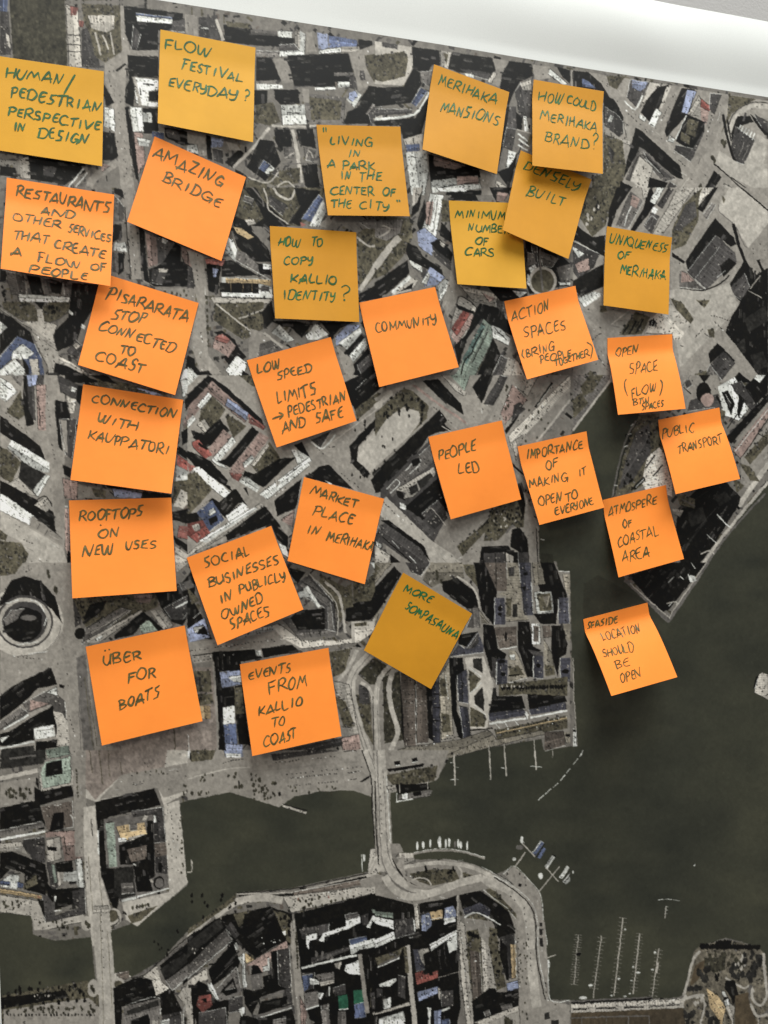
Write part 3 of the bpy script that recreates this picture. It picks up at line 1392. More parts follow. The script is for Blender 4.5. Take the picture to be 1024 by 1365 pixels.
q 600,620 700,610 712,760 640,780 600,760
g 635,700 700,695 705,750 640,755
~l3 640,720 700,715
~w6 700,600 715,605
d 805,340 855,300 885,650 820,640
w 808,340 820,345 822,380 808,382
u 810,490 875,480 880,550 815,560
k 830,590 850,590 850,640 835,640
~w13 640,792 715,772
~w8 720,770 890,725
ok 835,695 30,34
og 838,698 24,27
*l 790,680 800,690 3 10
k 580,780 620,770 615,840 590,820
l 860,290 940,260 985,700 720,925 660,890 640,800 890,745
n 670,870 830,815 740,895 690,910
*n 690,830 790,810 6 16
*k 640,850 665,860 2 14
*n 925,300 965,650 16 9
: 900,330 915,520 8
ol 600,875 38,45
on 592,870 28,32
~k4 580,925 620,905 622,870
ol 455,910 28,40
*n 450,900 470,930 3 20
~k4 480,360 485,450
w 512,420 520,420 523,550 515,545
: 455,580 460,680 5
~l6 1005,575 1008,635 985,640
@ 250 1000
G! 0,0 930,0 1000,200 970,245 870,212 700,215 560,245 480,300 225,220 0,262
n 20,0 150,0 130,50 20,62
k 0,20 20,10 20,60
w 0,0 15,0 12,40 0,40
B 190,0 290,0 290,35 200,35
w 200,15 280,20 280,40 205,40
d 440,20 640,0 800,0 450,55
~G6 340,110 900,60
~l6 0,150 200,100 330,90
: 180,68 290,45 8
: 460,65 590,50 8
: 650,45 780,32 6
: 505,130 930,85 16
: 540,148 800,120 22
: 520,190 790,165 18
: 840,118 910,110 10
: 830,160 890,150 5
: 820,8 900,0 14
*n 20,235 110,215 9 12
*n 50,160 280,120 9 13
*n 240,195 290,190 4 14
*n 330,125 470,180 12 13
*n 330,180 460,220 12 13
*n 340,220 470,260 12 13
*n 540,225 780,190 14 10
~k7 268,160 272,180
~k12 480,220 488,240
l 495,280 625,325 618,336 500,298
~k4 500,285 560,300 630,318
k 905,165 960,130 955,145 920,165
~l40 935,0 990,180 1000,400 1018,640
~k5 915,0 965,150 970,300 985,500
~g3 950,0 1005,180 1015,400 1024,560
l 960,520 990,515 1000,650 1024,700 1024,760 900,700 945,640
~w4 913,550 918,640
w 920,548 935,550 932,585 922,585
~k4 260,750 540,728 740,688 950,645
~l6 260,755 540,746 740,700 960,652
~k10 270,765 540,758 740,712 940,665
~l8 280,775 540,768 740,722 940,680
u 560,745 900,680 915,708 560,770
G 900,690 990,650 1024,660 1024,750 930,740
~l40 140,870 260,795 400,775 500,790
~l20 120,880 0,985
l 500,770 900,720 1024,720 1024,740 560,850 545,850
: 550,785 890,720 24
: 560,795 890,735 16
*n 565,840 900,770 20 13
~R4 580,775 582,790
~R4 740,765 742,780
n 0,940 120,860 260,750 250,790 0,970
*k 20,930 260,750 16 16
: 240,830 330,795 4
k 180,870 250,855 300,850 430,820 520,850 550,860 540,1024 180,1024
n 240,860 330,840 300,900 270,930
n 450,840 520,860 550,900 555,1024 520,1000
*k 470,870 540,980 8 20
k 0,1000 170,880 190,900 250,1024 0,1024
q 0,1010 160,890 180,930 40,1024
g 90,1024 180,935 230,990 210,1024
d 200,900 270,960 260,1000 220,960
w 495,955 515,950 515,970 500,970
~w3 440,1015 520,990
k 560,860 1024,740 1024,1024 570,1024
d 595,940 740,905 745,940 690,960 600,1000
W 625,970 680,955 680,990 630,990
W 710,975 830,935 830,915 905,880 910,905 840,950 720,1000
d 828,870 895,850 900,880 835,905
d 910,880 950,865 950,930 925,935
t 965,840 1024,850 1024,865 965,855
W 950,890 970,865 1024,875 1024,905 960,915
B 845,985 945,960 1024,980 1024,1024 850,1024
W 940,990 1024,985 1024,1024 945,1024
@ 500 1000
G! 0,0 390,0 330,150 300,165 80,225 90,490 130,490 150,535 0,560
~k6 0,160 5,400 20,600
~l60 22,0 45,300 55,540 100,650 190,715 290,725
~g4 10,0 22,300 35,560 90,680 190,745 280,745
~g3 40,100 55,300 70,540 120,640 200,695 290,700
~w3 60,130 82,490
k 100,60 130,55 130,75 105,80
k 190,45 220,38 225,60 195,62
~w4 108,80 130,76
~w4 195,65 225,60
k 65,100 260,70 250,88 70,115
n 60,130 330,80 310,160 110,195 70,160
*n 110,160 320,100 18 13
l 60,190 110,180 110,220 75,225
k 110,180 280,175 290,205 120,232
~l3 130,180 130,225
~l3 275,165 278,205
g 125,235 280,208 300,212 290,240 200,255 120,262
w 140,230 175,225 170,255 145,255
k 200,222 240,215 245,235 205,240
~w6 112,270 200,256
~w4 115,225 115,270
@ 500 1000
~l8 415,20 420,185
~l7 600,0 607,155
~l7 680,0 690,135
~l7 840,0 847,105
~w3 395,65 412,66
~w4 395,155 415,153
~w3 420,90 440,90
~w3 422,155 440,155
~w3 660,93 678,92
~w4 815,85 878,88
~w4 665,92 680,96
~w4 855,262 888,235
~w4 892,232 925,203
~w4 935,198 962,172
~w4 972,160 998,128
~w4 1004,120 1024,96
ow 222,503 6,22
ow 254,498 6,20
ow 290,490 5,22
ow 340,482 9,33
ow 372,490 6,24
ow 389,485 6,24
og 420,495 5,18
ow 437,490 6,24
ow 450,498 7,20
ow 484,500 5,24
~G10 200,545 300,528 420,528 500,545 575,567
~w3 205,538 300,521 420,521 575,560
l 130,540 200,540 205,580 140,605 110,560
G 150,600 400,570 520,600 640,650 700,680 860,790 890,1024 730,1024 720,900 640,800 560,720 300,745 190,720
G 110,600 150,540 160,660 300,720 180,720
n 180,650 300,625 420,625 445,680 400,690 300,712 230,690
e 190,660 250,635 300,640 290,690 230,680
*k 265,600 270,640 4 13
*k 380,620 420,650 5 14
~l8 190,685 230,670 280,680 295,710
~l10 430,600 455,640 450,690 410,700
n 462,640 545,668 470,685
~l20 150,615 300,592 430,598 520,620 620,665 700,730 780,830 810,1024
~l14 430,700 560,685 660,730 740,820 770,1024
~w3 560,610 700,690 800,790 850,950 860,1024
~k3 620,640 740,715 820,820 850,960
n 580,700 640,740 720,830 690,820 600,750
k 85,560 110,600 160,680 220,712 190,700 120,640
k 0,760 60,765 200,800 215,870 0,860
k 230,810 390,750 420,800 430,850 240,880
k 440,740 520,715 600,780 700,860 720,930 700,1024 640,1024 600,900 610,850 550,810 460,830
l 200,800 225,800 230,950 215,940
l 400,750 440,740 440,860 425,850
s 465,830 550,800 610,850 600,870 540,840 470,865
~w7 470,878 535,848 660,915
W 0,870 95,880 100,930 80,935 0,895
t 0,845 95,855 95,880 0,868
k 0,900 100,940 100,960 0,970
d 100,900 200,880 212,960 110,990
~w5 205,880 210,960
B 240,890 290,855 300,910 280,950 245,950
y 285,855 355,835 355,890 300,900
B 360,850 410,815 430,860 420,905 365,915
W 365,870 425,860 425,900 365,915
W 0,990 100,950 108,990 0,1024
k 215,960 420,930 280,990 200,1024
W 285,1010 430,945 435,1024 290,1024
n 475,880 540,850 640,930 650,1024 480,1024
l 430,900 470,910 475,1024 440,1024
k 480,960 540,940 550,1000 520,1024 480,1024
: 130,740 270,765 4
: 350,735 570,685 5
: 690,750 760,790 4
: 25,150 35,450 8
G 675,650 730,608 800,670 868,755 882,860 905,1024 850,1024 830,820 760,740
~w3 675,650 730,608 800,672 868,755 882,860 905,1024
k 755,700 770,705 765,720 752,715
k 690,640 700,650 690,660
k 755,640 765,650 758,658
~l7 737,608 790,535
~l7 765,480 840,560
~w4 765,455 785,488
ow 772,470 8,20
og 760,510 20,12
b 825,540 870,475 888,488 842,555
b 850,562 880,508 900,518 868,568
~w3 832,535 872,480
~k3 890,490 850,560
ow 730,572 10,9
~l6 850,755 970,610
~l6 895,615 965,690
w 890,610 930,550 947,560 905,622
k 930,545 950,555 945,562
w 965,670 1008,605 1022,615 985,675
ow 870,660 14,18
w 985,690 1024,640 1024,690 1000,705
~k3 1000,690 1024,655
k 870,905 880,905 885,960 872,960
~g5 880,900 895,1010
@ 764 1000
~w3 0,76 25,45
~w3 30,38 55,2
~w3 445,787 480,782
~w3 485,781 520,782
~w3 525,783 560,790
ow 637,604 5,8
ok 635,600 4,4
ow 0,640 4,8
@ 0 1165
l! 480,195 575,195 590,380 605,560 610,788 520,788 510,560
~n2 525,200 545,788
l 490,170 570,165 575,200 490,205
~n2 565,300 590,700
l 600,520 660,510 690,540 670,550 640,580 600,560
u 610,530 675,505 680,545 650,560
n 0,640 460,560 520,640 520,788 0,788
G 20,715 470,650 520,700 520,788 20,788
k 0,650 340,612 360,640 280,660 0,710
*k 20,680 470,570 34 18
*n 20,730 500,690 40 14
*k 10,740 500,740 26 10
*l 180,645 290,635 4 7
ol 490,600 30,45
*n 480,590 495,620 3 18
ol 625,575 32,30
on 622,580 22,20
: 530,200 545,500 8
k 595,600 700,550 790,550 840,650 640,700 640,788 605,788
g 650,700 835,650 845,740 820,788 650,788
~w3 660,690 830,645 842,740
q 665,720 830,660 835,690 670,745
k 690,770 780,735 790,788 690,788
k 835,600 900,600 960,720 850,745
d 850,745 950,720 955,788 850,788
w 840,770 890,760 890,788 845,788
l 800,770 830,770 825,788 800,788
k 840,480 1024,330 1024,430 870,560
q 840,500 1024,380 1024,430 870,560
k 870,560 1024,430 1024,480 900,580
g 870,560 1024,450 1024,500 905,612
~w3 905,612 1024,520
~k3 870,558 1024,440
~g10 690,548 850,460 1024,315
~k4 690,545 760,530 850,450 1024,300
*k 810,430 1020,290 14 12
l 750,540 825,480 845,560 890,600 820,640 800,560
k 960,560 1010,530 960,590
l 930,640 960,600 1024,565 1024,600 980,650 985,700 960,670
k 1000,620 1024,600 1024,788 1005,760
~w3 970,690 960,788
~l10 975,660 990,780
w 0,0 40,0
n 2,640 6,640
@ 250 1165
k 0,330 170,225 200,290 240,340 0,560
q 0,360 165,235 190,280 0,440
g 0,480 200,290 235,345 20,545 0,565
~w3 0,550 235,350
*l 20,480 150,390 10 7
k 240,340 180,225 210,210 310,370 290,400 250,350
d 200,280 230,250 275,320 250,340
w 240,370 255,360 270,390 255,400
k 110,500 240,360 275,460 270,490 130,590
~g4 140,560 240,460
l 0,560 100,495 108,550 60,570 20,600 30,788 0,788
k 20,600 60,560 110,590 140,660 220,660 210,788 50,788 20,680
R 60,640 125,630 130,690 80,730 45,690
k 70,660 100,650 100,680
W 102,575 125,570 170,655 155,665 110,600
g 155,600 260,485 280,600 275,630 170,668 150,620
k 175,615 240,545 262,620 200,640
g 195,610 240,565 250,600
w 265,440 305,405 300,470 310,590 290,600 285,480
y 300,410 350,450 310,470
k 300,210 430,180 500,310 520,340 365,440 305,400 280,340
*w 380,375 510,335 7 6
p 370,440 520,350 530,385 440,410 430,505 385,520 365,480 310,480
w 420,440 430,440 433,505 395,515 395,490 420,480
k 340,480 370,480 395,520 335,530
g 330,530 390,520 395,600 340,612
k 435,410 470,400 480,590 400,600 395,540 450,520
d 470,400 535,390 545,590 550,690 520,660 510,600 480,580
*l 480,420 525,480 5 7
~l3 540,490 555,690
k 300,600 340,612 480,585 520,600 380,650 340,740 300,680
~g12 385,652 510,612
k 385,670 520,640 525,690 370,740
q 400,680 490,660 480,690
~g16 350,755 545,695
~w5 365,760 548,702
k 280,740 370,760 550,710 570,788 270,788
d 215,655 290,640 290,715 220,730
w 270,710 300,695 300,730 285,750
d 60,730 200,700 210,788 60,788
g 450,765 520,755 520,788 450,788
G 540,260 580,210 590,480 600,560 632,700 625,788 580,788 565,600 545,400
*n 570,300 580,500 12 14
p 590,640 630,720 620,788 595,788
k 560,210 1024,100 1024,788 680,788 640,760 600,560 585,400
d 590,290 740,260 745,300 690,310 690,350 600,340
*g 600,290 730,280 6 12
W 625,325 680,310 680,340 640,350 635,395 625,380
d 680,275 745,258 740,330 690,320
W 715,310 830,275 828,245 900,215 910,255 840,290 720,330 718,355 690,352
d 828,215 895,200 900,225 835,245
d 910,220 950,205 950,270 920,270
t 965,185 1024,195 1024,215 970,205
W 940,280 970,218 1024,225 1024,262 970,250 960,285
d 650,440 850,380 850,400 650,475
*g 660,450 840,395 14 14
b 850,345 940,325 945,345 855,385
W 850,375 1024,325 1024,375 900,400 860,425
~w12 600,495 700,470 760,455 890,425
l 770,470 810,460 800,500 775,490
d 600,520 670,515 660,600 610,620
b 602,535 660,522 655,560 635,600 610,618
W 640,545 700,560 690,580 645,580
g 670,530 770,510 770,565 700,580
l 690,570 770,555 770,575 700,590
g 610,625 680,615 692,690 620,710
w 680,620 718,625 700,660 685,650
~w8 622,712 690,690
k 700,590 780,570 750,650 720,640
~w5 745,590 745,640
d 760,600 830,580 830,630 780,640
V 790,640 840,632 845,705 795,710
~w6 795,712 845,708
V 870,612 920,605 925,675 875,682
b 875,685 930,675 935,750 880,758
W 830,480 900,450 912,530 850,525 825,510
g 700,690 740,680 745,740 710,750
g 790,720 830,720 830,788 790,788
g 700,720 740,700 750,788 710,788
~G22 905,420 925,580 945,730
~n4 965,580 960,700
k 925,425 1024,400 1024,560 960,600 945,560
d 980,450 1024,440 1024,480 985,490
w 990,485 1024,475 1024,490 990,500
d 960,625 1005,615 1010,700 970,710
l 970,730 1024,705 1024,720 975,740
w 1005,575 1024,570 1024,585
w 1000,755 1024,750 1024,788 1005,788
@ 500 1165
k 0,130 100,140 200,160 215,240 230,260 430,100 430,290 440,520 450,700 430,788 0,788
l 205,170 225,165 235,290 215,300
~l26 170,375 190,600 210,788
n 150,380 165,380 180,520 160,520
W 0,225 95,245 100,290 80,285 0,262
t 0,195 95,205 95,235 0,220
*k 10,215 80,225 5 4
d 100,240 200,230 210,310 110,340
*g 110,300 200,250 8 14
~w5 205,240 210,320 180,335
W 0,345 100,300 110,340 0,390
~g2 0,370 100,325
k 215,290 350,260 430,250 430,290 280,350 190,360
B 240,220 290,200 300,270 270,300 245,300
*w 245,220 285,290 6 8
y 285,200 355,185 355,235 300,245
~w3 290,240 355,228
B 365,180 410,165 430,200 422,245 365,265
*w 370,190 415,220 6 9
W 362,235 422,225 424,250 362,266
W 285,370 430,290 436,395 390,415 375,350 295,405
*k 375,350 400,350 5 5
~g3 290,380 430,300
s 200,395 250,395 262,500 215,512
k 205,380 280,370 290,400 250,400
l 225,400 280,385 285,405 255,420 262,490 245,460
k 265,440 330,400 360,410 380,420 440,400 440,520 330,500 330,520 260,500
~d3 365,400 370,470
~d3 330,400 345,500
R 210,520 250,505 258,530 330,505 330,545 220,582
k 285,510 300,510 305,530 285,530
~l3 330,545 445,512
n 0,440 120,400 150,380 130,430 10,480
~w8 10,490 130,440
~g12 20,480 130,430
w 20,580 110,545 115,560 80,590 25,590
d 10,600 40,600 40,640 10,650
w 40,660 80,645 85,700 45,712
l 0,730 180,670 185,690 0,740
W 20,760 150,720 160,788 20,788
*g 40,740 140,780 8 7
d 120,530 160,540 160,660 120,640
B 220,620 330,590 340,620 230,670
*k 240,630 320,610 6 6
d 345,615 410,610 412,690 350,700
*l 350,620 400,690 5 7
~w10 340,722 396,702
l 330,600 342,600 342,660 333,655
B 310,720 350,712 345,788 310,788
b 350,765 390,760 395,788 350,788
w 275,700 295,700 290,788 280,788
l 425,195 470,280 490,500 525,788 480,788 450,520 440,300
*n 440,200 460,230 3 14
G 470,230 640,250 760,590 760,690 520,785 490,500
k 440,100 520,70 600,120 700,190 725,260 735,310 670,330 650,340 620,260 600,230 610,190 550,160 460,190
s 460,185 550,150 610,190 590,230 530,200 470,215
*k 480,190 590,200 5 4
~w7 470,230 535,202 660,268
n 480,300 540,290 560,360 570,640 515,665 490,500
*k 490,310 545,330 5 20
u 495,400 550,410 565,640 515,660
n 600,280 640,290 650,400 690,590 640,610 610,500 595,380
*k 600,310 660,560 14 15
l 555,330 600,380 635,590 640,610 570,640
: 565,380 575,510 9
: 595,400 610,580 5
ow 530,457 6,4
d 655,330 730,310 740,370 715,370 715,550 690,550
k 655,340 690,380 705,560 690,555 655,430
y 710,365 742,370 742,545 718,550
~w3 735,330 745,550
B 690,575 750,558 755,600 695,617
k 510,670 600,600 630,600 640,620 690,620 755,600 755,690 520,778
g 660,690 720,680 725,705 665,715
g 570,725 600,712 608,740 580,750
G! 560,0 740,60 860,150 900,420 910,660 1024,690 1024,788 760,788 750,300 720,200 640,110 560,60
n 560,55 640,95 740,210 745,235 690,190 600,110
~w3 555,75 700,185
~w3 700,190 740,235
~l50 560,30 680,70 780,160 815,300 825,500 850,700
l 520,780 755,690 760,788
G 0,40 60,50 160,120 300,110 450,50 560,40 600,80 430,110 380,130 200,160 0,110
~l40 50,10 100,80 190,120 300,100 450,45 560,20
~w3 620,5 760,90 845,200 862,450 910,665
~k5 625,15 750,100 835,210 850,450 895,660
*n 760,330 800,760 22 9
: 750,310 760,600 16
: 800,300 830,560 8
: 690,100 740,140 3
: 780,170 800,320 5
: 450,300 495,760 18
: 445,560 470,700 8
G 860,240 890,240 905,440 918,660 900,640 880,500
q 862,255 878,255 878,275 862,275
q 862,290 878,290 880,320 864,320
q 865,335 880,335 884,380 868,380
w 905,448 916,448 918,490 906,490
~l6 905,438 948,426
~w4 910,480 920,660 1024,662
*k 895,560 900,630 3 7
q 890,730 915,725 920,760 890,765
q 925,770 965,765 965,788 925,788
*n 940,690 1000,740 4 14
*n 680,760 720,788 4 24
G 910,690 1024,690 1024,760 960,760
@ 764 1165
~l5 28,320 5,580
~l5 150,320 105,650
~l6 262,232 215,640
~l6 350,315 315,630
~l5 450,392 415,650
~l9 446,465 438,520
~l5 490,168 480,232
~w3 445,137 480,132
~w3 485,131 520,132
~w3 525,133 560,140
#28,320 5,580 20
#150,335 110,600 13
#262,232 218,620 18
#350,315 318,610 18
#450,400 420,640 12
~w2 486,172 500,172
~w2 484,190 498,190
~w2 482,208 496,208
~g8 -10,668 150,660 415,648
~k8 -10,676 150,668 415,656
l -10,682 560,655 600,690 580,705 -10,730
: 0,682 560,662 40
~k7 0,712 75,708
~k7 120,706 225,702
~k7 265,701 370,697
~k5 405,695 480,693
~k5 490,691 560,688
N -10,730 400,712 580,705 590,788 -10,788
~g7 -10,757 170,750 400,745
~g6 400,745 402,788
~g5 290,750 290,788
~g5 175,755 175,775
~g5 45,760 45,788
ow 92,585 12,6
ow 52,650 20,8
ow 272,291 7,5
ow 342,517 13,6
ow 240,550 8,5
ow 272,642 9,5
ow 430,410 7,6
ow 416,503 8,5
ow 308,560 6,4
ow 318,487 6,4
ow 202,638 7,5
ok 30,422 12,8
ow 300,628 6,4
m 580,640 600,540 640,400 670,375 740,360 800,345 880,360 980,390 1010,420 1024,560 1060,788 590,788
N 610,600 640,480 690,450 700,500 650,560
e 690,440 800,440 800,500 740,520 690,480
*k 670,380 980,385 40 20
*k 750,370 830,360 10 24
*q 660,500 720,560 10 26
*q 590,600 680,600 8 22
*q 820,480 1000,560 20 28
*n 700,420 900,480 14 22
*l 850,430 900,500 8 14
*l 640,640 700,690 7 18
*q 580,710 640,788 8 24
*q 700,730 780,788 10 28
*k 740,530 780,570 6 16
*q 900,420 990,480 10 26
~l14 580,640 600,570 630,450 668,405
~l16 590,655 640,640 690,635
~l22 570,670 600,640
~l10 800,545 860,580 900,600 930,585 950,620
~l14 1000,415 1010,560 1018,640 985,690 945,660 935,590
~g18 935,580 920,660 960,740 1010,735 1040,690
~l14 930,680 965,745 1024,735
k 800,560 850,560 870,640 840,690 830,650 795,600
N 850,640 920,620 930,700 970,788 850,788
y 700,600 760,640 800,700 780,788 720,700
l 780,610 800,620 830,680 850,700 840,788 800,700
W 790,668 815,655 825,688 800,698
w 780,620 795,615 803,645 788,648
k 790,650 815,645 812,655 792,665
~l3 970,750 975,788
~l10 665,800 690,700 680,650
"""
PRINT_GAMMA = 1.2
PAL={'k':(24,23,21),'q':(50,49,47),'d':(76,74,73),'s':(78,78,85),'g':(108,105,102),'G':(144,140,134),'l':(172,168,161),
'w':(200,201,197),'W':(222,223,219),'b':(94,102,124),'B':(150,157,178),'r':(142,102,96),'R':(140,92,86),'p':(150,134,128),
'n':(93,89,77),'e':(68,66,57),'h':(140,135,125),'o':(68,69,60),'K':(59,59,51),'v':(138,130,124),'y':(182,164,134),'t':(138,147,138),'T':(96,112,108),
'u':(104,97,91),'N':(84,76,64),'m':(110,105,95),'V':(54,96,78)}
AMP={'k':.3,'G':.075,'l':.08,'n':.2,'m':.2,'e':.25,'K':.05,'o':.035,'N':.12,'q':.25}
S=2; X0,Y0=-80,-20; CW,CH=1220,1400   # canvas in photo px
def canvas(text,seed=7):
    rng=np.random.default_rng(seed)
    W,H=CW*S,CH*S
    def noise(cell,anis=1):
        gh,gw=int(H/(cell*S))+3,int(W/(cell*S*anis))+3
        g=rng.standard_normal((gh,gw)).astype(np.float32)
        y=np.arange(H)/(cell*S);x=np.arange(W)/(cell*S*anis)
        yi=y.astype(int);xi=x.astype(int);fy=(y-yi)[:,None];fx=(x-xi)[None]
        fy=(fy*fy*(3-2*fy)).astype(np.float32);fx=(fx*fx*(3-2*fx)).astype(np.float32)
        a=g[yi][:,xi];b=g[yi][:,xi+1];c=g[yi+1][:,xi];d=g[yi+1][:,xi+1]
        return (a*(1-fx)+b*fx)*(1-fy)+(c*(1-fx)+d*fx)*fy
    def blocky(cell,ang):
        c,s=np.cos(ang),np.sin(ang)
        Y,X=np.mgrid[0:H,0:W].astype(np.float32)
        u=((c*X+s*Y)/(cell*S)).astype(int)%211; v=((-s*X+c*Y)/(cell*S*1.7)+5000).astype(int)%197
        return rng.standard_normal((211,197)).astype(np.float32)[u,v]
    fld=.26*noise(1.2)+.36*noise(3)+.28*noise(9)+.30*blocky(2.6,-.15)+.22*blocky(5,.75)
    C=np.empty((H,W,3),np.float32); C[:]=np.array(PAL['G'],np.float32)
    C*=(1+.07*fld)[...,None]*.84
    sea=.06*noise(120)+.05*noise(45)+.03*noise(14,3)
    def town():
        for i in range(15000):
            x=rng.uniform(0,W); y=rng.uniform(0,H); X=x/S+X0; Y=y/S+Y0
            a=-.12 if Y>1000 or X<330 and Y<480 else .72 if X<560 or Y>420 else .35
            if rng.random()<.5: a+=math.pi/2
            e=np.array([math.cos(a),math.sin(a)]); f=np.array([-e[1],e[0]]); u,v=rng.uniform(1.2,6)*S,rng.uniform(.6,2.4)*S
            q=np.array([x,y]); poly(np.array([q-u*e-v*f,q+u*e-v*f,q+u*e+v*f,q-u*e+v*f]),rng.choice(list('kqqddddgggnnu')),False)
    ox,oy,sc=0,0,1.
    def paint(m,sl,code):
        a=AMP.get(code,.12); col=np.array(PAL[code],np.float32)*(1+rng.uniform(-.05,.05))
        v=col*(1+a*fld[sl][...,None])
        if code in 'oNK': v=v*(1+sea[sl][...,None]*np.array([1.1,1.,.85],np.float32))
        C[sl][m]=v[m]
    def sl_of(x0,y0,x1,y1):
        a=max(0,int(x0)-1);b=min(W,int(x1)+2);c=max(0,int(y0)-1);d=min(H,int(y1)+2)
        return (slice(c,d),slice(a,b)) if b>a and d>c else None
    def poly(P,code,det=True):
        sl=sl_of(P[:,0].min(),P[:,1].min(),P[:,0].max(),P[:,1].max())
        if sl is None: return
        y=np.arange(sl[0].start,sl[0].stop)[:,None]+.5; x=np.arange(sl[1].start,sl[1].stop)[None]+.5
        m=np.zeros((y.shape[0],x.shape[1]),bool)
        for (xa,ya),(xb,yb) in zip(P,np.roll(P,-1,0)):
            if ya==yb: continue
            c=(ya>y)!=(yb>y)
            m^= c&(x<xa+(y-ya)*(xb-xa)/(yb-ya))
        paint(m,sl,code)
        if det and len(P)>2: detail(P,m,sl,code)
    def detail(P,m,sl,code):
        ar=m.sum()/S/S
        if ar<30: return
        E=np.roll(P,-1,0)-P; Ls=np.hypot(E[:,0],E[:,1]); j=int(Ls.argmax()); e=E[j]/(Ls[j]+1e-6); f=np.array([-e[1],e[0]])
        ys,xs=np.nonzero(m); X=xs+sl[1].start; Y=ys+sl[0].start
        u=X*e[0]+Y*e[1]; v=X*f[0]+Y*f[1]; wid=np.percentile(v,95)-np.percentile(v,5); hlen=np.percentile(u,95)-np.percentile(u,5)
        cu,cv=np.median(u),np.median(v)
        def put(cx,cy,a,b,c):
            poly(np.array([cx,cy])+np.array([-a*e-b*f,a*e-b*f,a*e+b*f,-a*e+b*f]),c,False)
        T=C[sl]
        if code in 'dsglwWBtypbruTRh' and ar<2600:
            if wid>4*S and rng.random()<.75:       # two slopes of a roof, one lit
                k=v>cv+rng.uniform(-.1,.1)*wid; q=rng.choice([.80,.86,1.14])
                T[ys[k],xs[k]]*=q
                k=np.abs(v-cv)<.35*S; T[ys[k],xs[k]]*=1.25 if code in 'dsgub' else .7
            if rng.random()<.6:                     # seams across
                st=rng.uniform(2.2,5)*S; k=((u/st)%1)<.16; T[ys[k],xs[k]]*=rng.choice([.82,1.18])
            n=int(min(ar/26,60)); ii=rng.integers(0,len(ys),n)
            for i in ii:
                a,b=rng.uniform(.35,1.3)*S,rng.uniform(.3,.7)*S
                if rng.random()<.5: a,b=b,a
                if code in 'lwWBtyp': c=rng.choice(list('kkqqdgu'))
                else: c=rng.choice(list('kkqglG'))
                put(X[i],Y[i],a,b,c)
            for q0 in range(len(P)):                # parapet lines
                A,B=P[q0],P[(q0+1)%len(P)]; d=B-A; L=np.hypot(*d)
                if L>5*S and abs(d[0])>.01 and abs(d[1])>.01 and rng.random()<.55:
                    nn=np.array([-d[1],d[0]])/L*.28*S
                    poly(np.array([A-nn,B-nn,B+nn,A+nn]),'w' if code in 'dsgub' and rng.random()<.5 else 'q',False)
        elif code in 'Gl':
            n=int(min(ar/190,50)); ii=rng.integers(0,len(ys),n)
            for i in ii:
                if rng.random()<.6: put(X[i],Y[i],rng.uniform(.6,1.0)*S,.42*S,rng.choice(list('kkqdW')))
                else: put(X[i],Y[i],rng.uniform(2,7)*S,.22*S,rng.choice(list('gdlw')))
        elif code=='n' or code=='m' or code=='e':
            for i in rng.integers(0,len(ys),int(min(ar/45,120))):
                q=rng.uniform(.8,2.1)*S; th=np.arange(10)*.628; ra=q*rng.uniform(.7,1.1,10)
                poly(np.stack([X[i]+ra*np.cos(th)-.5*q,Y[i]+ra*np.sin(th)-.8*q],1),'q',False); poly(np.stack([X[i]+ra*.9*np.cos(th),Y[i]+ra*.9*np.sin(th)],1),rng.choice(list('neeg')),False)
            n=int(min(ar/28,200)); ii=rng.integers(0,len(ys),n)
            for i in ii:                            # bare trees: short slanted streaks with a shadow
                L=rng.uniform(.8,2.6)*S; t=-1.2+rng.uniform(-.3,.3); c,s=np.cos(t)*L,np.sin(t)*L; w=rng.uniform(.35,.8)*S
                poly(np.array([[X[i]-w,Y[i]],[X[i]+c-w*.5,Y[i]+s],[X[i]+c+w*.5,Y[i]+s],[X[i]+w,Y[i]]]),rng.choice(list('eeqqgGk')),False)
        elif code=='k' and ar>60:
            n=int(min(ar/150,30)); ii=rng.integers(0,len(ys),n)
            for i in ii: put(X[i],Y[i],rng.uniform(.3,2.2)*S,rng.uniform(.25,.5)*S,rng.choice(list('qqqqdg')))
            for i in rng.integers(0,len(ys),int(min(ar/210,14))):
                u0,v0=rng.uniform(2,7)*S,rng.uniform(.8,1.9)*S
                put(X[i],Y[i],u0,v0,rng.choice(list('qqqd'))); put(X[i]+f[0]*v0,Y[i]+f[1]*v0,u0,.3*S,rng.choice(list('dg')))
            T[ys,xs]*=(1+.15*np.clip(sea[sl][m]*8,-1,1))[:,None]; TT=None
    def ell(cx,cy,rx,ry,code,rot=0):
        t=np.linspace(0,2*np.pi,25)[:-1]; P=np.stack([cx+rx*np.cos(t),cy+ry*np.sin(t)],1); poly(P,code,False)
    def stroke(P,w,code):
        P=np.array(P)
        if len(P)>2:   # smooth
            Q=[P[0]]
            for i in range(len(P)-1):
                p0=P[max(i-1,0)];p1=P[i];p2=P[i+1];p3=P[min(i+2,len(P)-1)]
                for t in (.25,.5,.75,1): Q.append(.5*((2*p1)+(p2-p0)*t+(2*p0-5*p1+4*p2-p3)*t*t+(3*p1-p0-3*p2+p3)*t**3))
            P=np.array(Q)
        d=np.gradient(P,axis=0); d/=np.hypot(d[:,0],d[:,1])[:,None]+1e-9; nn=np.stack([-d[:,1],d[:,0]],1)*w/2
        for i in range(len(P)-1):
            poly(np.array([P[i]+nn[i],P[i+1]+nn[i+1],P[i+1]-nn[i+1],P[i]-nn[i]]),code,False)
    def tr(s): x,y=map(float,s.split(',')); return ((ox+x*sc-X0)*S,(oy+y*sc-Y0)*S)
    town()
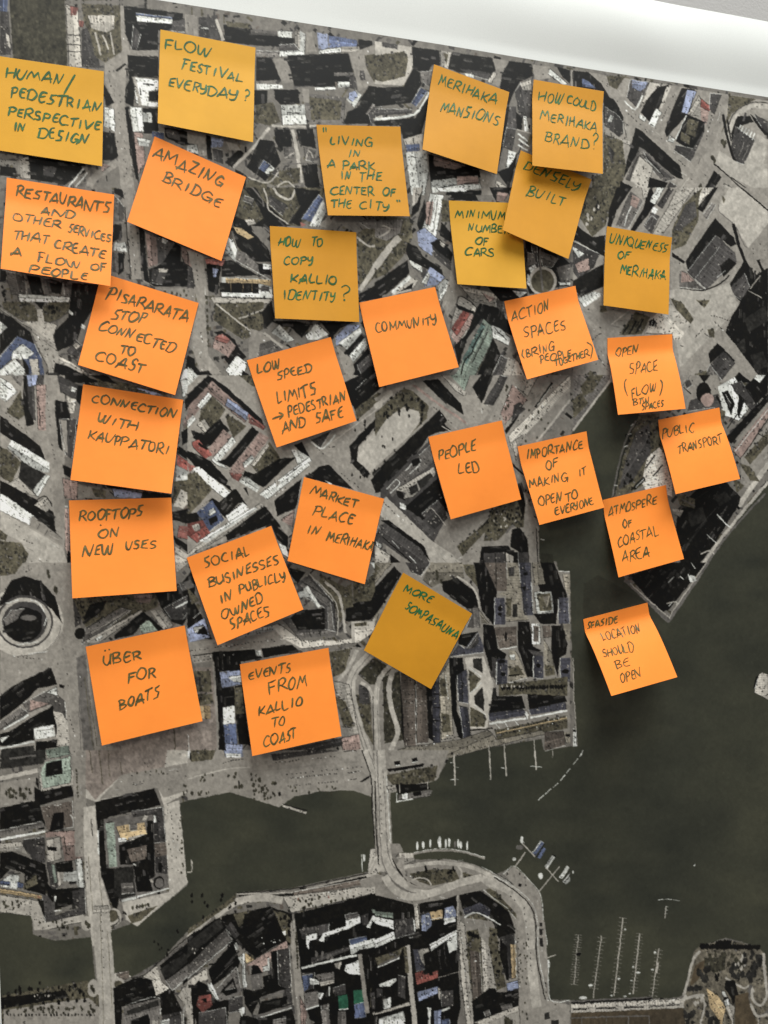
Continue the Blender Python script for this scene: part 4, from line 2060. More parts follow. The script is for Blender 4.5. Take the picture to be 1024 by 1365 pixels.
    for line in text.split('\n'):
        t=line.split()
        if not t: continue
        c=t[0]
        if c[0]=='@':
            if c=='@A': ox=oy=0;sc=1.
            else: ox,oy,sc=float(t[1]),float(t[2]),1/3.938
            continue
        if c[0]=='~': stroke([tr(q) for q in t[1:]],max(float(c[2:])*sc*S,1.0),c[1]); continue
        if c[0] in ':*#':
            k=c[0]; 
            if k=='#': a,b=tr(c[1:]),tr(t[1]); n=int(t[2])
            else: a,b=tr(t[1]),tr(t[2]); n=int(t[3])
            a=np.array(a);b=np.array(b); e=(b-a); L=np.hypot(*e)+1e-6; e=e/L; f=np.array([-e[1],e[0]])
            if k==':':
                for i in range(n):
                    if rng.random()<.12: continue
                    p=a+(b-a)*((i+.5+rng.uniform(-.25,.25))/n); p=p+f*rng.uniform(-.5,.5)*S
                    u,v=.95*S,.5*S
                    if rng.random()<.5 and n>12: u,v=v,u
                    u*=rng.uniform(.8,1.2)
                    poly(p+np.array([-u*e-v*f,u*e-v*f,u*e+v*f,-u*e+v*f]),rng.choice(list('kkkkqdW')),False)
            elif k=='#':
                for i in range(n+1):
                    p=a+(b-a)*(i/n)
                    h=22*sc*S*rng.uniform(.8,1.1)
                    poly(np.array([p-f*h-e*.3*S,p+f*h-e*.3*S,p+f*h+e*.3*S,p-f*h+e*.3*S]),'G',False)
            else:
                r=float(t[4])*sc*S; x0,x1=sorted((a[0],b[0]));y0,y1=sorted((a[1],b[1]))
                band=(y1-y0)<1.3*r or (x1-x0)<1.3*r
                for i in range(n):
                    if band: p=a+(b-a)*((i+.5+rng.uniform(-.2,.2))/n)
                    else: p=np.array([rng.uniform(x0,x1),rng.uniform(y0,y1)])
                    ph=rng.uniform(0,6.28); 
                    th=np.arange(14)/14*2*np.pi; rr=r*.62*rng.uniform(.6,1.15,14)*rng.uniform(.75,1.2)
                    poly(np.stack([p[0]+rr*np.cos(th)*.8,p[1]+rr*np.sin(th)*1.25],1),{'n':'e','k':'k','q':'q','l':'l','w':'w','g':'g'}[c[1]],False)
            continue
        if c[0]=='o' and len(c)==2 and c[1]!='!':
            x,y=tr(t[1]); rx,ry=map(float,t[2].split(',')); ell(x,y,rx*sc*S,ry*sc*S,c[1]); continue
        poly(np.array([tr(q) for q in t[1:]]),c[0],c not in 'oKN' and len(c)<2)
    # softness of the print
    def blur(A):
        A=(np.roll(A,1,0)+2*A+np.roll(A,-1,0))/4; return (np.roll(A,1,1)+2*A+np.roll(A,-1,1))/4
    # ragged outlines: small domain warp
    wx=(noise(2.2)*.13+noise(6)*.28)*S; wy=(noise(2.2)*.13+noise(6)*.28)*S
    Y,X=np.mgrid[0:H,0:W]
    C=C[np.clip(np.rint(Y+wy),0,H-1).astype(int),np.clip(np.rint(X+wx),0,W-1).astype(int)]
    C=blur(C); C=C+.5*(C-blur(blur(C)))
    return np.clip(C,10,240)

t0 = time.time()
C = canvas(MAP_TEXT)
print('print drawn', round(time.time() - t0, 1))

def axis(a, b, f):
    out = [a]
    while out[-1] < b: out.append(out[-1] + f(out[-1]))
    out[-1] = b
    return np.array(out)
# columns and rows: fine where the photograph looks, coarser beyond
xs = np.concatenate([[XL - 12, XL - 6, XL - .05], axis(XL + .05, XL + PW, lambda x: .66 + .24 * min(max((x + 310) / 700, 0), 1) if x < 432 else 4.), [XL + PW + .1, XL + PW + 12]])
ys = np.concatenate([axis(YT - PH - 10, YT - .05, lambda y: 5. if y < -560 else (.92 if y < -420 else .72)), axis(YT + .05, YT + MT, lambda y: 3.)])[::-1]
X, Y = np.meshgrid(xs, ys)
H = sheet(X, Y)
px, py = photo_px(X, Y, H)
inside = (X > XL) & (X < XL + PW) & (Y < YT) & (Y > YT - PH)
def fold(a, lo, hi):                             # beyond the digitised part the city simply goes on
    L = hi - lo; a = (a - lo) % (2 * L); return lo + np.where(a > L, 2 * L - a, a)
cx = (fold(px, -2, 1026) - X0) * S; cy = (fold(py, 3, 1363) - Y0) * S
cy = np.maximum(cy, 0); Hh, Ww = C.shape[:2]
fx, fy = np.clip(cx - .5, 0, Ww - 2), np.clip(cy - .5, 0, Hh - 2); ix, iy = fx.astype(int), fy.astype(int); fx = (fx - ix)[..., None]; fy = (fy - iy)[..., None]
col = (C[iy, ix] * (1 - fx) + C[iy, ix + 1] * fx) * (1 - fy) + (C[iy + 1, ix] * (1 - fx) + C[iy + 1, ix + 1] * fx) * fy
L = np.clip(1.36 * lin(col) ** PRINT_GAMMA - .002, .002, .9)
# the ink has a little warm-cool drift over the sheet
L = np.where(inside[..., None], L, np.array([.70, .715, .70]))
V = np.stack([X / 1000, -H / 1000, CZ + Y / 1000], -1).reshape(-1, 3)
ny, nx = X.shape
me = grid_mesh("aerial_map", V, nx, ny, MAPM)
ca = me.color_attributes.new('print', 'FLOAT_COLOR', 'POINT')
rgba = np.ones((ny * nx, 4), np.float32); rgba[:, :3] = L.reshape(-1, 3)
ca.data.foreach_set('color', rgba.ravel())
print('sheet', ny * nx, round(time.time() - t0, 1))
aerial = link("aerial_map", me)
aerial['label'] = "large printed aerial photograph of a harbour city, hung on the wall under the sticky notes"
aerial['category'] = "map"
del C, col, L

# ------------------------------------------------------------------ sticky notes
# corners as they appear in the photograph, and how far the loose lower edge stands off (left, right), mm
NOTES = {
'human': ('yellow sticky note reading HUMAN / PEDESTRIAN PERSPECTIVE IN DESIGN at upper left edge',
    ((-7, 74), (138.6, 95.2), (136.3, 221.7), (-10, 199)), (3, 4), 0.4, YELLOW, INK_Y),
'flow': ("yellow sticky note reading FLOW FESTIVAL EVERYDAY? near the map's top edge",
    ((214, 39.4), (340.7, 63.5), (337.6, 189.4), (210.2, 164.5)), (6, 7), 0.4, YELLOW, INK_Y),
'amazing': ('tilted orange sticky note reading AMAZING BRIDGE',
    ((206.2, 181.8), (328, 236.2), (295.2, 347.8), (169.6, 295.7)), (6, 6), 0.4, ORANGE, INK_O),
'restaurants': ('orange sticky note reading RESTAURANTS AND OTHER SERVICES THAT CREATE A FLOW OF PEOPLE',
    ((9.1, 236.7), (152.4, 259.4), (147.3, 381.5), (1, 357.9)), (12, 12), 2.4, ORANGE_PALE, INK_O),
'howto': ('yellow sticky note reading HOW TO COPY KALLIO IDENTITY?',
    ((359.7, 301.3), (475, 309.7), (479.3, 429), (366.8, 424.5)), (7, 5), 0.4, YELLOW_SHADED, INK_Y),
'living': ('yellow sticky note reading LIVING IN A PARK IN THE CENTER OF THE CITY',
    ((421.9, 166.3), (533.8, 168.9), (546.5, 288), (437.2, 287)), (8, 8), 0.4, YELLOW_SHADED, INK_Y),
'mansions': ('yellow sticky note reading MERIHAKA MANSIONS',
    ((578.7, 85.8), (679, 122.9), (662.5, 232), (563, 199.3)), (9, 8), 0.4, YELLOW_SHADED, INK_Y),
'howcould': ('yellow sticky note reading HOW COULD MERIHAKA BRAND? overlapping the note below it',
    ((711.5, 106.1), (804.9, 121.9), (803.9, 231.6), (710, 220.4)), (11, 10), 2.0, YELLOW_SHADED, INK_Y),
'densely': ('tilted yellow sticky note reading DENSELY BUILT, tucked under another note',
    ((694.3, 200.6), (788.6, 239.2), (757.7, 345.2), (670.1, 306.4)), (11, 10), 2.8, YELLOW_SHADED, INK_Y),
'minimum': ('yellow sticky note reading MINIMUM NUMBER OF CARS, its right corner covered',
    ((598.3, 267.3), (696, 271), (701.9, 384.8), (609.7, 378.8)), (6, 9), 0.4, YELLOW, INK_Y),
'unique': ('yellow sticky note reading UNIQUENESS OF MERIHAKA',
    ((809.2, 301.8), (896, 316.5), (891, 419.4), (805.4, 406.7)), (8, 9), 0.4, YELLOW_SHADED, INK_G),
'community': ('orange sticky note reading only COMMUNITY',
    ((479, 403.6), (580, 382.5), (611.7, 489.4), (505.5, 516)), (6, 6), 0.4, ORANGE, INK_O),
'action': ('orange sticky note reading ACTION SPACES (BRING PEOPLE TOGETHER)',
    ((672.2, 401.6), (767, 381), (797, 479.8), (702.6, 505.7)), (14, 13), 0.4, ORANGE_PALE, INK_O),
'open': ('pale orange sticky note reading OPEN SPACE (FLOW) BTW SPACES',
    ((809.7, 450.6), (896, 445.5), (913, 545), (824.2, 552.8)), (17, 15), 0.4, ORANGE_PALE, INK_O),
'pisara': ('orange sticky note reading PISARARATA STOP CONNECTED TO COAST, top corner covered',
    ((135.5, 363.5), (265, 404), (233.6, 526.7), (104.1, 486.2)), (9, 9), 0.4, ORANGE, INK_O),
'connection': ('orange sticky note reading CONNECTION WITH KAUPPATORI',
    ((111, 512.2), (244.5, 533), (228.5, 658), (94, 639.7)), (8, 11), 0.4, ORANGE, INK_O),
'rooftops': ('orange sticky note reading ROOFTOPS ON NEW USES',
    ((92, 667), (228.5, 663.3), (235.6, 787.6), (96.5, 797.5)), (11, 10), 0.4, ORANGE, INK_O),
'lowspeed': ('orange sticky note reading LOW SPEED LIMITS, arrow, PEDESTRIAN AND SAFE',
    ((329.2, 480.3), (441, 449.3), (475.2, 561), (368.8, 596.5)), (6, 5), 0.4, ORANGE, INK_O),
'social': ('orange sticky note reading SOCIAL BUSINESSES IN PUBLICLY OWNED SPACES',
    ((249, 743.5), (361.7, 701), (404.4, 812.2), (290, 860)), (10, 10), 0.4, ORANGE, INK_O),
'market': ('orange sticky note reading MARKET PLACE IN MERIHAKA',
    ((405.4, 635.9), (512.2, 665), (486, 778.7), (383.3, 747.6)), (4, 7), 0.4, ORANGE, INK_O),
'people': ('orange sticky note reading PEOPLE LED',
    ((571, 582.5), (668.9, 560.4), (694.8, 665.6), (600.8, 692.2)), (6, 5), 0.4, ORANGE, INK_O),
'importance': ('orange sticky note reading IMPORTANCE OF MAKING IT OPEN TO EVERYONE',
    ((690, 595.2), (781.8, 574.9), (805.4, 676.5), (718.9, 699.8)), (12, 12), 2.6, ORANGE_PALE, INK_O),
'public': ('orange sticky note reading PUBLIC TRANSPORT beside the right edge',
    ((877.5, 559.7), (959, 543.2), (985.4, 638.4), (901, 658.7)), (16, 15), 0.4, ORANGE_PALE, INK_O),
'atmos': ('orange sticky note reading ATMOSPERE OF COASTAL AREA',
    ((803.9, 666.3), (887.7, 646.5), (911.3, 745), (824.2, 769.6)), (14, 12), 0.4, ORANGE_PALE, INK_O),
'seaside': ('strongly curled pale orange sticky note reading SEASIDE LOCATION SHOULD BE OPEN, on dark water',
    ((777.5, 825.4), (863, 803.3), (902.4, 902.4), (815.5, 927.8)), (31, 27), 0.4, ORANGE_PALE, INK_O),
'more': ('yellow sticky note turned diamond-wise reading MORE SOMPASAUNA',
    ((537.6, 763.2), (629.5, 818), (574.4, 918.4), (484.9, 866.8)), (4, 5), 0.4, YELLOW_SHADED, INK_G),
'uber': ('orange sticky note reading ÜBER FOR BOATS',
    ((114.3, 862.2), (246.3, 833.8), (270, 961), (135.9, 993.8)), (8, 9), 0.4, ORANGE, INK_O),
'events': ('orange sticky note reading EVENTS FROM KALLIO TO COAST',
    ((319.8, 885.4), (437.9, 863.5), (455, 981), (336.3, 1007.7)), (10, 9), 0.4, ORANGE, INK_O),

}
WRITING = """
human
00 HUMAN 25,400 318,440 50
00 / 325,492 380,500 105
00 PEDESTRIAN 55,505 528,585 50
00 PERSPECTIVE 38,600 525,685 46
00 IN 65,685 130,692 45
00 DESIGN 190,718 455,755 52
flow
P FLOW 219,62.5 278,74.5 12
P FESTIVAL 241,90 323.6,109 12
P EVERYDAY 224.7,114 316,134 12.5
P ? 324,133 332,136 18
amazing
P AMAZING 203.5,209 296,249 14
P BRIDGE 215.8,240 294,276.5 13
restaurants
10 RESTAURANTS 80,38 580,130 50
10 AND 210,128 380,160 38
10 OTHER 65,165 310,210 42
10 SERVICES 350,225 582,285 42
10 THAT 70,266 245,296 50
10 CREATE 280,312 550,372 48
10 A 55,358 115,366 45
10 FLOW 192,385 418,422 42
10 OF 470,430 555,440 35
10 PEOPLE 150,443 455,487 38
howto
11 HOW 475,305 592,308 45
11 TO 652,303 710,310 42
11 COPY 508,405 660,405 40
11 KALLIO 535,503 785,508 45
11 IDENTITY 500,590 775,597 46
11 ? 805,592 858,597 72
living
01 " 705,720 738,720 42
01 LIVING 752,750 975,768 42
01 IN 838,820 915,825 38
01 A 735,882 780,882 42
01 PARK 812,888 985,895 42
01 IN 803,942 862,947 38
P THE 480,240.5 509.5,241.5 10.5
11 CENTER 752,37 975,42 42
12 OF 40,45 108,42 34
11 THE 758,105 862,110 42
P CITY 479,278 519,281.5 10.5
12 " 112,88 136,88 26
mansions
02 MERIHAKA 335,438 642,548 48
02 MANSIONS 345,582 650,660 56
howcould
02 HOW 862,530 985,540 50
P COULD 757,136.5 795.5,147 11
P MERIHAKA 720.9,159.5 797,175 12
P BRAND 726,187 786,200 12.5
P ? 789,198 797,200 18
densely
P DENSELY 697.6,226 771,255 12.5
P BUILT 701,261 752,275.4 13
minimum
12 MINIMUM 420,155 680,172 42
12 NUMBER 487,232 705,246 40
12 OF 525,305 595,305 38
12 CARS 468,360 625,372 42
unique
13 UNIQUENESS 195,288 498,338 44
13 OF 240,375 304,372 36
13 MERIHAKA 252,452 490,488 48
community
P COMMUNITY 502,441 584,429 11.5
action
12 ACTION 728,698 930,640 55
12 SPACES 790,785 1010,740 55
12 ( 776,895 790,895 50
12 BRING 800,888 948,850 45
12 PEOPLE 870,915 1035,882 38
P TOGETHER 741,488 786,474.5 8.5
13 ) 85,905 112,890 80
open
13 OPEN 235,882 350,868 40
13 SPACE 300,975 447,958 50
23 ( 275,112 292,112 82
23 FLOW 308,118 435,78 48
23 ) 452,108 466,108 88
23 BTW 315,158 400,145 32
23 SPACES 360,182 472,165 32
pisara
10 PISARARATA 555,575 985,705 52
10 STOP 580,682 755,705 48
10 CONNECTED 512,745 912,868 48
10 TO 620,865 705,880 45
10 COAST 490,905 745,978 52
connection
20 CONNECTION 480,138 925,228 40
20 WITH 508,240 720,293 44
20 KAUPPATORI 455,335 890,420 50
rooftops
20 ROOFTOPS 415,770 750,738 48
20 ON 520,852 625,845 42
20 . 525,792 535,792 9
20 NEW 430,952 598,930 50
20 USES 660,915 825,905 44
lowspeed
11 LOW 370,978 490,945 45
11 SPEED 475,1010 662,965 42
21 LIMITS 478,150 685,97 52
21 > 450,240 505,225 30
21 PEDESTRIAN 535,220 835,135 46
21 AND 500,305 628,270 50
21 SAFE 675,252 822,220 50
social
21 SOCIAL 92,1010 330,942 46
P BUSINESSES 279.2,783 372.5,750 12
31 IN 170,212 238,190 44
31 PUBLICLY 275,160 520,85 47
31 OWNED 185,298 400,207 44
31 SPACES 230,347 440,275 47
market
21 MARKET 638,627 882,700 47
21 PLACE 648,737 865,788 50
21 IN 618,830 682,842 46
21 MERIHAKA 722,868 972,932 47
people
22 PEOPLE 338,450 537,395 54
22 LED 440,520 552,510 50
importance
P IMPORTANCE 703,613 780,598 11.5
22 OF 908,500 972,475 40
P MAKING 707,652.5 758,642 11.5
23 IT 35,540 75,525 40
22 OPEN 862,690 985,665 50
P TO 755,669 772,664 11.5
P EVERYONE 741,687.5 792,673 9.5
public
23 PUBLIC 478,325 647,295 44
23 TRANSPORT 555,407 790,350 44
atmos
23 ATMOSPERE 192,737 450,670 43
23 OF 270,802 318,787 40
23 COASTAL 238,895 457,835 48
23 AREA 262,982 407,948 54
seaside
33 SEASIDE 88,352 250,320 38
33 LOCATION 168,414 362,362 42
33 SHOULD 165,497 327,467 44
33 BE 230,560 300,538 40
33 OPEN 252,632 357,590 48
more
32 MORE 145,150 290,215 40
32 SOMPASAUNA 155,243 425,410 42
uber
30 ÜBER 540,542 745,508 50
30 FOR 670,628 818,592 50
30 BOATS 622,768 840,705 52
events
31 EVENTS 322,614 542,575 44
31 FROM 430,695 630,640 54
31 KALLIO 372,805 605,745 46
31 TO 442,865 510,852 42
31 COAST 400,967 572,918 52
"""
# pen strokes of the capital letters: 's' strokes are curved, 'p' strokes are straight pieces; box 0..1 x 0..1
GL = {
'A': (.88, ['s 0,-.02 .3,.6 .55,.98 .62,.95 .72,.5 .9,-.04', 's .75,.3 .35,.28 .1,.38 .5,.42 .95,.36']),
'B': (.8, ['p .14,1 .1,-.04', 's -.05,.9 .4,1.04 .8,.88 .6,.6 .2,.5 .7,.46 .92,.22 .6,.0 .02,.0']),
'C': (.8, ['s .88,.9 .55,1 .18,.75 .04,.35 .25,.02 .6,0 .95,.12']),
'D': (.85, ['p .12,1 .1,0', 's 0,.96 .5,.98 .88,.7 .86,.3 .5,.03 0,.02']),
'E': (.7, ['p .92,1.0 .16,.9 .08,.06 .88,.02', 'p .1,.46 .75,.56']),
'F': (.7, ['p .12,.98 .08,-.08', 'p .05,.94 .95,1', 'p .1,.5 .75,.55']),
'G': (.85, ['s .88,.88 .5,1 .14,.72 .06,.3 .3,.02 .7,.06 .88,.3', 'p .5,.42 .95,.42 .86,-.1']),
'H': (.8, ['p .14,1 .04,0', 'p .02,.42 .9,.6', 'p .92,1.02 .78,-.02']),
'I': (.55, ['p .56,.95 .48,.02']),
'J': (.6, ['s .8,1 .78,.3 .5,-.02 .05,.2']),
'K': (.75, ['p .1,1 .12,0', 's .88,.95 .4,.52 .2,.42 .5,.3 .98,.04']),
'L': (.65, ['s .12,1 .06,.4 .12,.04 .35,0 .9,.08']),
'M': (1.05, ['p .06,0 .16,.98 .48,.3 .82,1 .94,0']),
'N': (.9, ['p .04,-.02 .18,.98 .68,.02 .98,1.04']),
'O': (.85, ['s .45,.98 .12,.8 .04,.4 .25,.03 .62,.02 .9,.4 .82,.82 .5,1 .3,.92']),
'P': (.72, ['p .14,1 .1,-.08', 's 0,.92 .5,1.02 .88,.8 .7,.5 .16,.42']),
'Q': (.9, ['s .45,.98 .08,.75 .06,.3 .4,.02 .8,.2 .88,.7 .5,1', 'p .5,.25 .98,-.12']),
'R': (.78, ['p .14,1 .1,0', 's 0,.94 .5,1.02 .84,.8 .62,.52 .18,.46', 'p .36,.48 .95,-.02']),
'S': (.68, ['s .85,.92 .5,1 .15,.82 .3,.56 .7,.42 .78,.16 .45,0 .02,.08']),
'T': (.75, ['p -.05,.94 1,1', 'p .5,.98 .44,-.02']),
'U': (.8, ['s .08,1 .05,.4 .25,.02 .6,.06 .82,.4 .88,1', 'p .88,1 .9,.04']),
'V': (.8, ['p .02,1 .42,0 .92,1']),
'W': (1.1, ['s .03,.98 .12,.2 .3,.02 .48,.6 .52,.8', 's .5,.8 .58,.1 .76,.04 .98,.98']),
'Y': (.75, ['s .04,.98 .06,.62 .3,.46 .7,.62 .86,1', 's .9,1 .86,.5 .62,.08 .3,-.12 .1,.0']),
'Z': (.7, ['p .05,.95 .85,.95 .1,.04 .95,.05']),
'?': (.6, ['s .05,.85 .4,1 .85,.85 .7,.6 .4,.42 .36,.2', 'p .34,.02 .42,0']),
'/': (.5, ['p .95,1 .05,0']),
'(': (.35, ['s .9,1 .3,.7 .15,.4 .8,0']),
')': (.35, ['s .1,1 .75,.7 .85,.35 .2,0']),
'"': (.5, ['p .2,1 .28,.55', 'p .7,1 .74,.55']),
'.': (.3, ['p .3,.3 .7,.6']),
'>': (1.2, ['p 0,.35 .95,.5', 's .55,1.1 1.05,.55 .6,-.1']),
'Ü': (.85, ['s .08,.95 .04,.4 .25,.02 .6,.06 .82,.4 .88,1', 'p .88,1 .9,.04', 'p .15,1.42 .25,1.44', 'p .6,1.5 .7,1.52']),
}
ALT = {
'A': (.9, ['p 0,0 .5,1.02 .9,-.04', 'p -.02,.18 .92,.36']),
'E': (.72, ['s .9,.98 .35,.92 .12,.6 .14,.2 .4,.02 .92,.06', 'p .1,.5 .8,.6']),
'R': (.85, ['p .12,1 .04,-.04', 's .0,.9 .55,1.06 .86,.82 .6,.52 .16,.44', 's .3,.46 .6,.3 1.1,.02']),
'S': (.7, ['p .95,1 .3,.92 .22,.62 .78,.4 .6,.04 .0,-.02']),
'N': (.85, ['p .02,-.02 .2,1 .56,.08 .86,1.05']),
'O': (.85, ['s .55,1.02 .2,.85 .02,.4 .22,.02 .6,.0 .9,.38 .85,.8 .5,1.0 .3,.86']),
'M': (1.1, ['p .02,0 .2,1 .5,.35 .74,.98 .98,-.04']),
'T': (.8, ['p -.1,.9 1.12,1.04', 'p .46,.98 .36,-.04']),
'U': (.85, ['s .05,1 .02,.5 .2,.03 .6,.1 .95,1']),
'P': (.76, ['p .18,1 .04,-.12', 's -.04,.88 .5,1.06 .92,.84 .66,.5 .12,.44']),
'I': (.55, ['p .6,.98 .42,-.02']),
'D': (.9, ['p .16,.98 .06,-.02', 's -.05,.94 .5,1.04 .95,.7 .8,.2 .4,-.04 -.02,.04']),
'K': (.8, ['p .16,1 .06,0', 'p .95,.96 .2,.42', 's .3,.5 .5,.25 1.0,.0']),
}
RND = random.Random(11)
def catmull(P, n=5):
    P = np.array(P, float); out = [P[0]]
    for i in range(len(P) - 1):
        p0, p1, p2, p3 = P[max(i - 1, 0)], P[i], P[i + 1], P[min(i + 2, len(P) - 1)]
        for k in range(1, n + 1):
            t = k / n
            out.append(.5 * (2 * p1 + (p2 - p0) * t + (2 * p0 - 5 * p1 + 4 * p2 - p3) * t * t + (3 * p1 - p0 - 3 * p2 + p3) * t ** 3))
    return np.array(out)
def glyph_strokes(ch):
    out = []
    src = ALT[ch][1] if ch in ALT and RND.random() < .6 else GL[ch][1]
    for s in src:
        t = s.split(); P = [tuple(map(float, q.split(','))) for q in t[1:]]
        P = [(x + RND.gauss(0, .04), y + RND.gauss(0, .035)) for x, y in P]
        if t[0] == 's': out.append(catmull(P))
        else:
            Q = [P[0]]
            for a, b in zip(P, P[1:]):           # hand-drawn straights bow a little
                a, b = np.array(a), np.array(b); nrm = np.array([-(b - a)[1], (b - a)[0]]) * RND.uniform(-.05, .05)
                for k in (.12, .35, .65, .88, 1.): Q.append(tuple(a + (b - a) * k + nrm * math.sin(math.pi * k)))
            out.append(np.array(Q))
    return out
ORG = {str(r) + str(c): (x, y) for r, y in enumerate((0, 250, 500, 750)) for c, x in enumerate((0, 250, 500, 764))}
texts = {}
for line in WRITING.strip().split('\n'):
    t = line.split()
    if len(t) == 1: cur = texts.setdefault(t[0], []); continue
    a = np.array(tuple(map(float, t[2].split(',')))); b = np.array(tuple(map(float, t[3].split(',')))); h = float(t[4])
    if t[0] != 'P':
        o = np.array(ORG[t[0]], float); a = o + a / 3.938; b = o + b / 3.938; h = h / 3.938
    cur.append((t[1], a, b, h))

def quad_uv(q):                                  # homography photo px -> note (u right, v down)
    src = [(0, 0), (1, 0), (1, 1), (0, 1)]; A = []; B = []
    for (u, v), (x, y) in zip(src, q):
        A.append([x, y, 1, 0, 0, 0, -u * x, -u * y]); B.append(u)
        A.append([0, 0, 0, x, y, 1, -v * x, -v * y]); B.append(v)
    h = np.append(np.linalg.solve(np.array(A, float), np.array(B, float)), 1).reshape(3, 3)
    return h

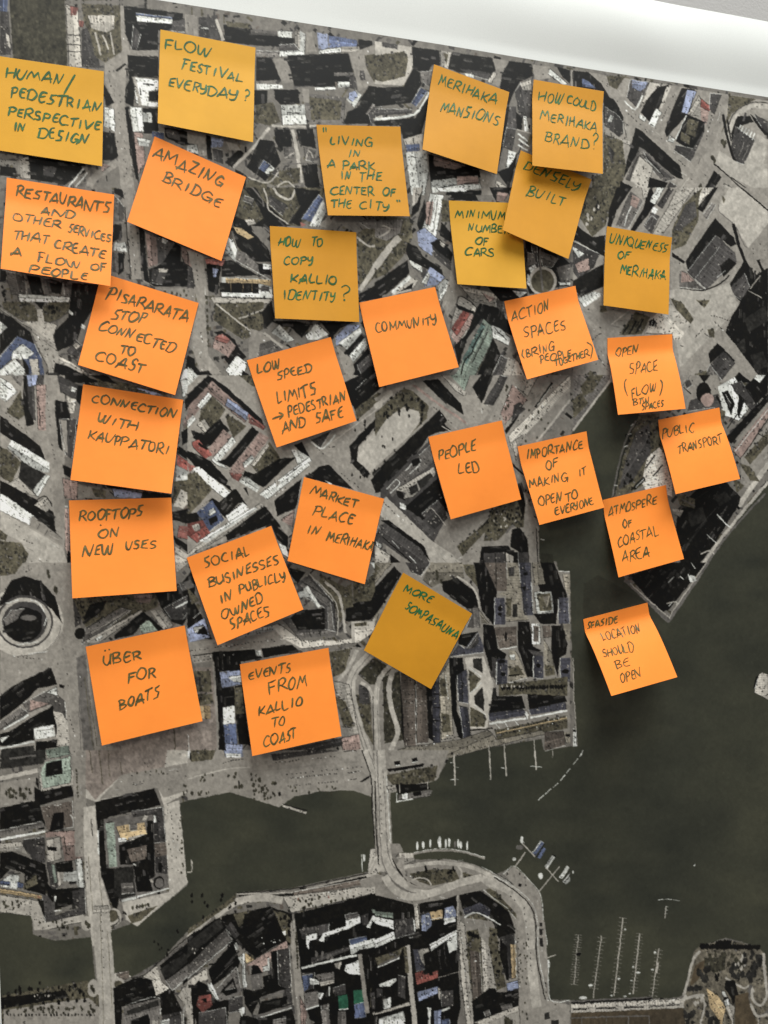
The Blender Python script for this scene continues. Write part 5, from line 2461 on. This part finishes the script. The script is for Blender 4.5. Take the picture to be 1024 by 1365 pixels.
NG = 24
def make_note(key, label, corners, lift, base, paper, ink, order):
    rnd = random.Random(hash_key(key))
    hl, hr = lift
    P = []
    for i, q in enumerate(corners):
        hgt = base + (0, 0, hr, hl)[i]
        X, Y = wall_point(*q, hgt + 2.2)
        for _ in range(2): X, Y = wall_point(*q, hgt + float(sheet(X, Y)))
        P.append((X, Y))
    P = np.array(P); ph = rnd.uniform(0, 6); wob = rnd.uniform(.5, 1.3); v0 = rnd.uniform(.14, .2)
    curl = rnd.uniform(.85, 1.15) if max(lift) < 15 else .78
    side = [rnd.uniform(-.3, .5), rnd.uniform(-.3, .6)]
    def surf(u, v, off=0.):
        u = np.asarray(u, float); v = np.asarray(v, float)
        XY = (P[0] * ((1 - u) * (1 - v))[..., None] + P[1] * (u * (1 - v))[..., None] + P[2] * (u * v)[..., None] + P[3] * ((1 - u) * v)[..., None])
        t = np.clip((v - v0) / (1 - v0), 0, 1)
        t = np.where(t < .12, t * t / .24 , t - .06) / .94     # the glued strip turns into the loose sheet over a soft bend
        prof = t ** curl
        z = (hl * (1 - u) + hr * u) * prof + wob * np.sin(u * 3.6 + v * 1.5 + ph) * t * (1 - t) * 2
        z = z + (side[0] * (1 - u) ** 6 + side[1] * u ** 6) * t
        gx, gy = P[:, 0].mean(), P[:, 1].mean()
        h = sheet(XY[..., 0], XY[..., 1]) * (1 - t) + t * float(sheet(gx, gy)) + base + z + off
        return np.stack([XY[..., 0], XY[..., 1], h], -1)
    # paper: front and back sheet joined round the rim
    g = np.linspace(0, 1, NG); U, Vv = np.meshgrid(g, g)
    F = surf(U, Vv, .14).reshape(-1, 3); Bk = surf(U, Vv, 0.).reshape(-1, 3)
    allv = np.concatenate([F, Bk, F, Bk]); cen = P.mean(0)
    origin = world(cen[0], cen[1], base + 2.2)
    def loc(a): return [tuple(world(*q) - origin) for q in a]
    n = NG; faces = []
    for r in range(n - 1):
        for c in range(n - 1):
            a = r * n + c
            faces.append((a, a + n, a + n + 1, a + 1)); faces.append((n * n + a, n * n + a + 1, n * n + a + n + 1, n * n + a + n))
    rim = [r * n for r in range(n)] + [n * (n - 1) + c for c in range(1, n)] + [r * n + n - 1 for r in range(n - 2, -1, -1)] + [c for c in range(n - 2, 0, -1)]
    for a, b in zip(rim, rim[1:] + rim[:1]): faces.append((2 * n * n + a, 3 * n * n + a, 3 * n * n + b, 2 * n * n + b))
    me = bpy.data.meshes.new("sticky_note"); me.from_pydata(loc(allv), [], faces); me.materials.append(paper)
    me.polygons.foreach_set('use_smooth', [i < 2 * (n - 1) ** 2 for i in range(len(faces))]); me.update()
    b2 = bmesh.new(); b2.from_mesh(me); bmesh.ops.delete(b2, geom=[v for v in b2.verts if not v.link_faces], context='VERTS'); b2.to_mesh(me); b2.free()
    o = link("sticky_note", me); o.location = origin
    o['label'] = label; o['category'] = "sticky note"; o['group'] = "sticky notes stuck on the printed aerial map"
    # handwriting: narrow strips of marker ink lying on the paper
    Hm = quad_uv(corners); uvdir = np.array(corners[0]) - np.array(corners[3]) + np.array(corners[1]) - np.array(corners[2]); upv = uvdir / np.hypot(*uvdir)
    verts, fc = [], []; k = 0
    for word, a, b, h in texts.get(key, []):
        ws = [GL[ch][0] for ch in word]; ws = [q * rnd.uniform(.82, 1.2) for q in ws]; tot = sum(ws) + .1 * (len(ws) - 1); d = (b - a) / tot; pos = 0.
        for ch, wd in zip(word, ws):
            hh = h * rnd.uniform(.86, 1.14); dy = rnd.gauss(0, .055) * h; sl = rnd.uniform(.04, .26)
            for st in glyph_strokes(ch):
                pts = np.array([a + d * (pos + x * wd) + upv * (y * hh + dy) + d / np.hypot(*d) * sl * y * hh for x, y in st])
                q = np.c_[pts, np.ones(len(pts))] @ Hm.T; uv = q[:, :2] / q[:, 2:]
                uv = np.clip(uv, .012, .988)
                S3 = surf(uv[:, 0], uv[:, 1], .14 + .10 + .008 * (k % 24)); k += 1
                T = np.gradient(S3[:, :2], axis=0); T /= np.hypot(T[:, 0], T[:, 1])[:, None] + 1e-9
                N2 = np.stack([-T[:, 1], T[:, 0]], 1)
                s = np.linspace(0, 1, len(uv)); wmm = PEN * rnd.uniform(.85, 1.15) * (.66 + .42 * np.sin(s * math.pi) ** .6) * (1.08 - .25 * s) * (1 + .16 * np.sin(s * 9 + rnd.uniform(0, 6)))
                base_i = len(verts)
                # round pen ends
                e0 = S3[0, :2] - T[0] * wmm[0] * .35; e1 = S3[-1, :2] + T[-1] * wmm[-1] * .35
                verts.append((*e0, S3[0, 2]))
                for i in range(len(uv)):
                    o2 = N2[i] * wmm[i] / 2
                    verts.append((S3[i, 0] + o2[0], S3[i, 1] + o2[1], S3[i, 2])); verts.append((S3[i, 0] - o2[0], S3[i, 1] - o2[1], S3[i, 2]))
                verts.append((*e1, S3[-1, 2]))
                m = len(uv); fc.append((base_i, base_i + 1, base_i + 2))
                for i in range(m - 1):
                    q0 = base_i + 1 + 2 * i; fc.append((q0, q0 + 2, q0 + 3, q0 + 1))
                fc.append((base_i + 2 * m, base_i + 2 * m - 1, base_i + 2 * m + 1))
            pos += wd + .1
    if verts:
        # height of the strip edges follows the paper too
        hm = bpy.data.meshes.new("handwriting"); hm.from_pydata(loc(np.array(verts)), [], fc); hm.materials.append(ink); hm.update()
        link("handwriting", hm, o)
    return o
def hash_key(s):
    v = 7
    for ch in s: v = (v * 131 + ord(ch)) % 100003
    return v
PEN = 1.4
for i, (key, (label, corners, lift, base, paper, ink)) in enumerate(NOTES.items()):
    make_note(key, label, corners, lift, base, paper, ink, i)
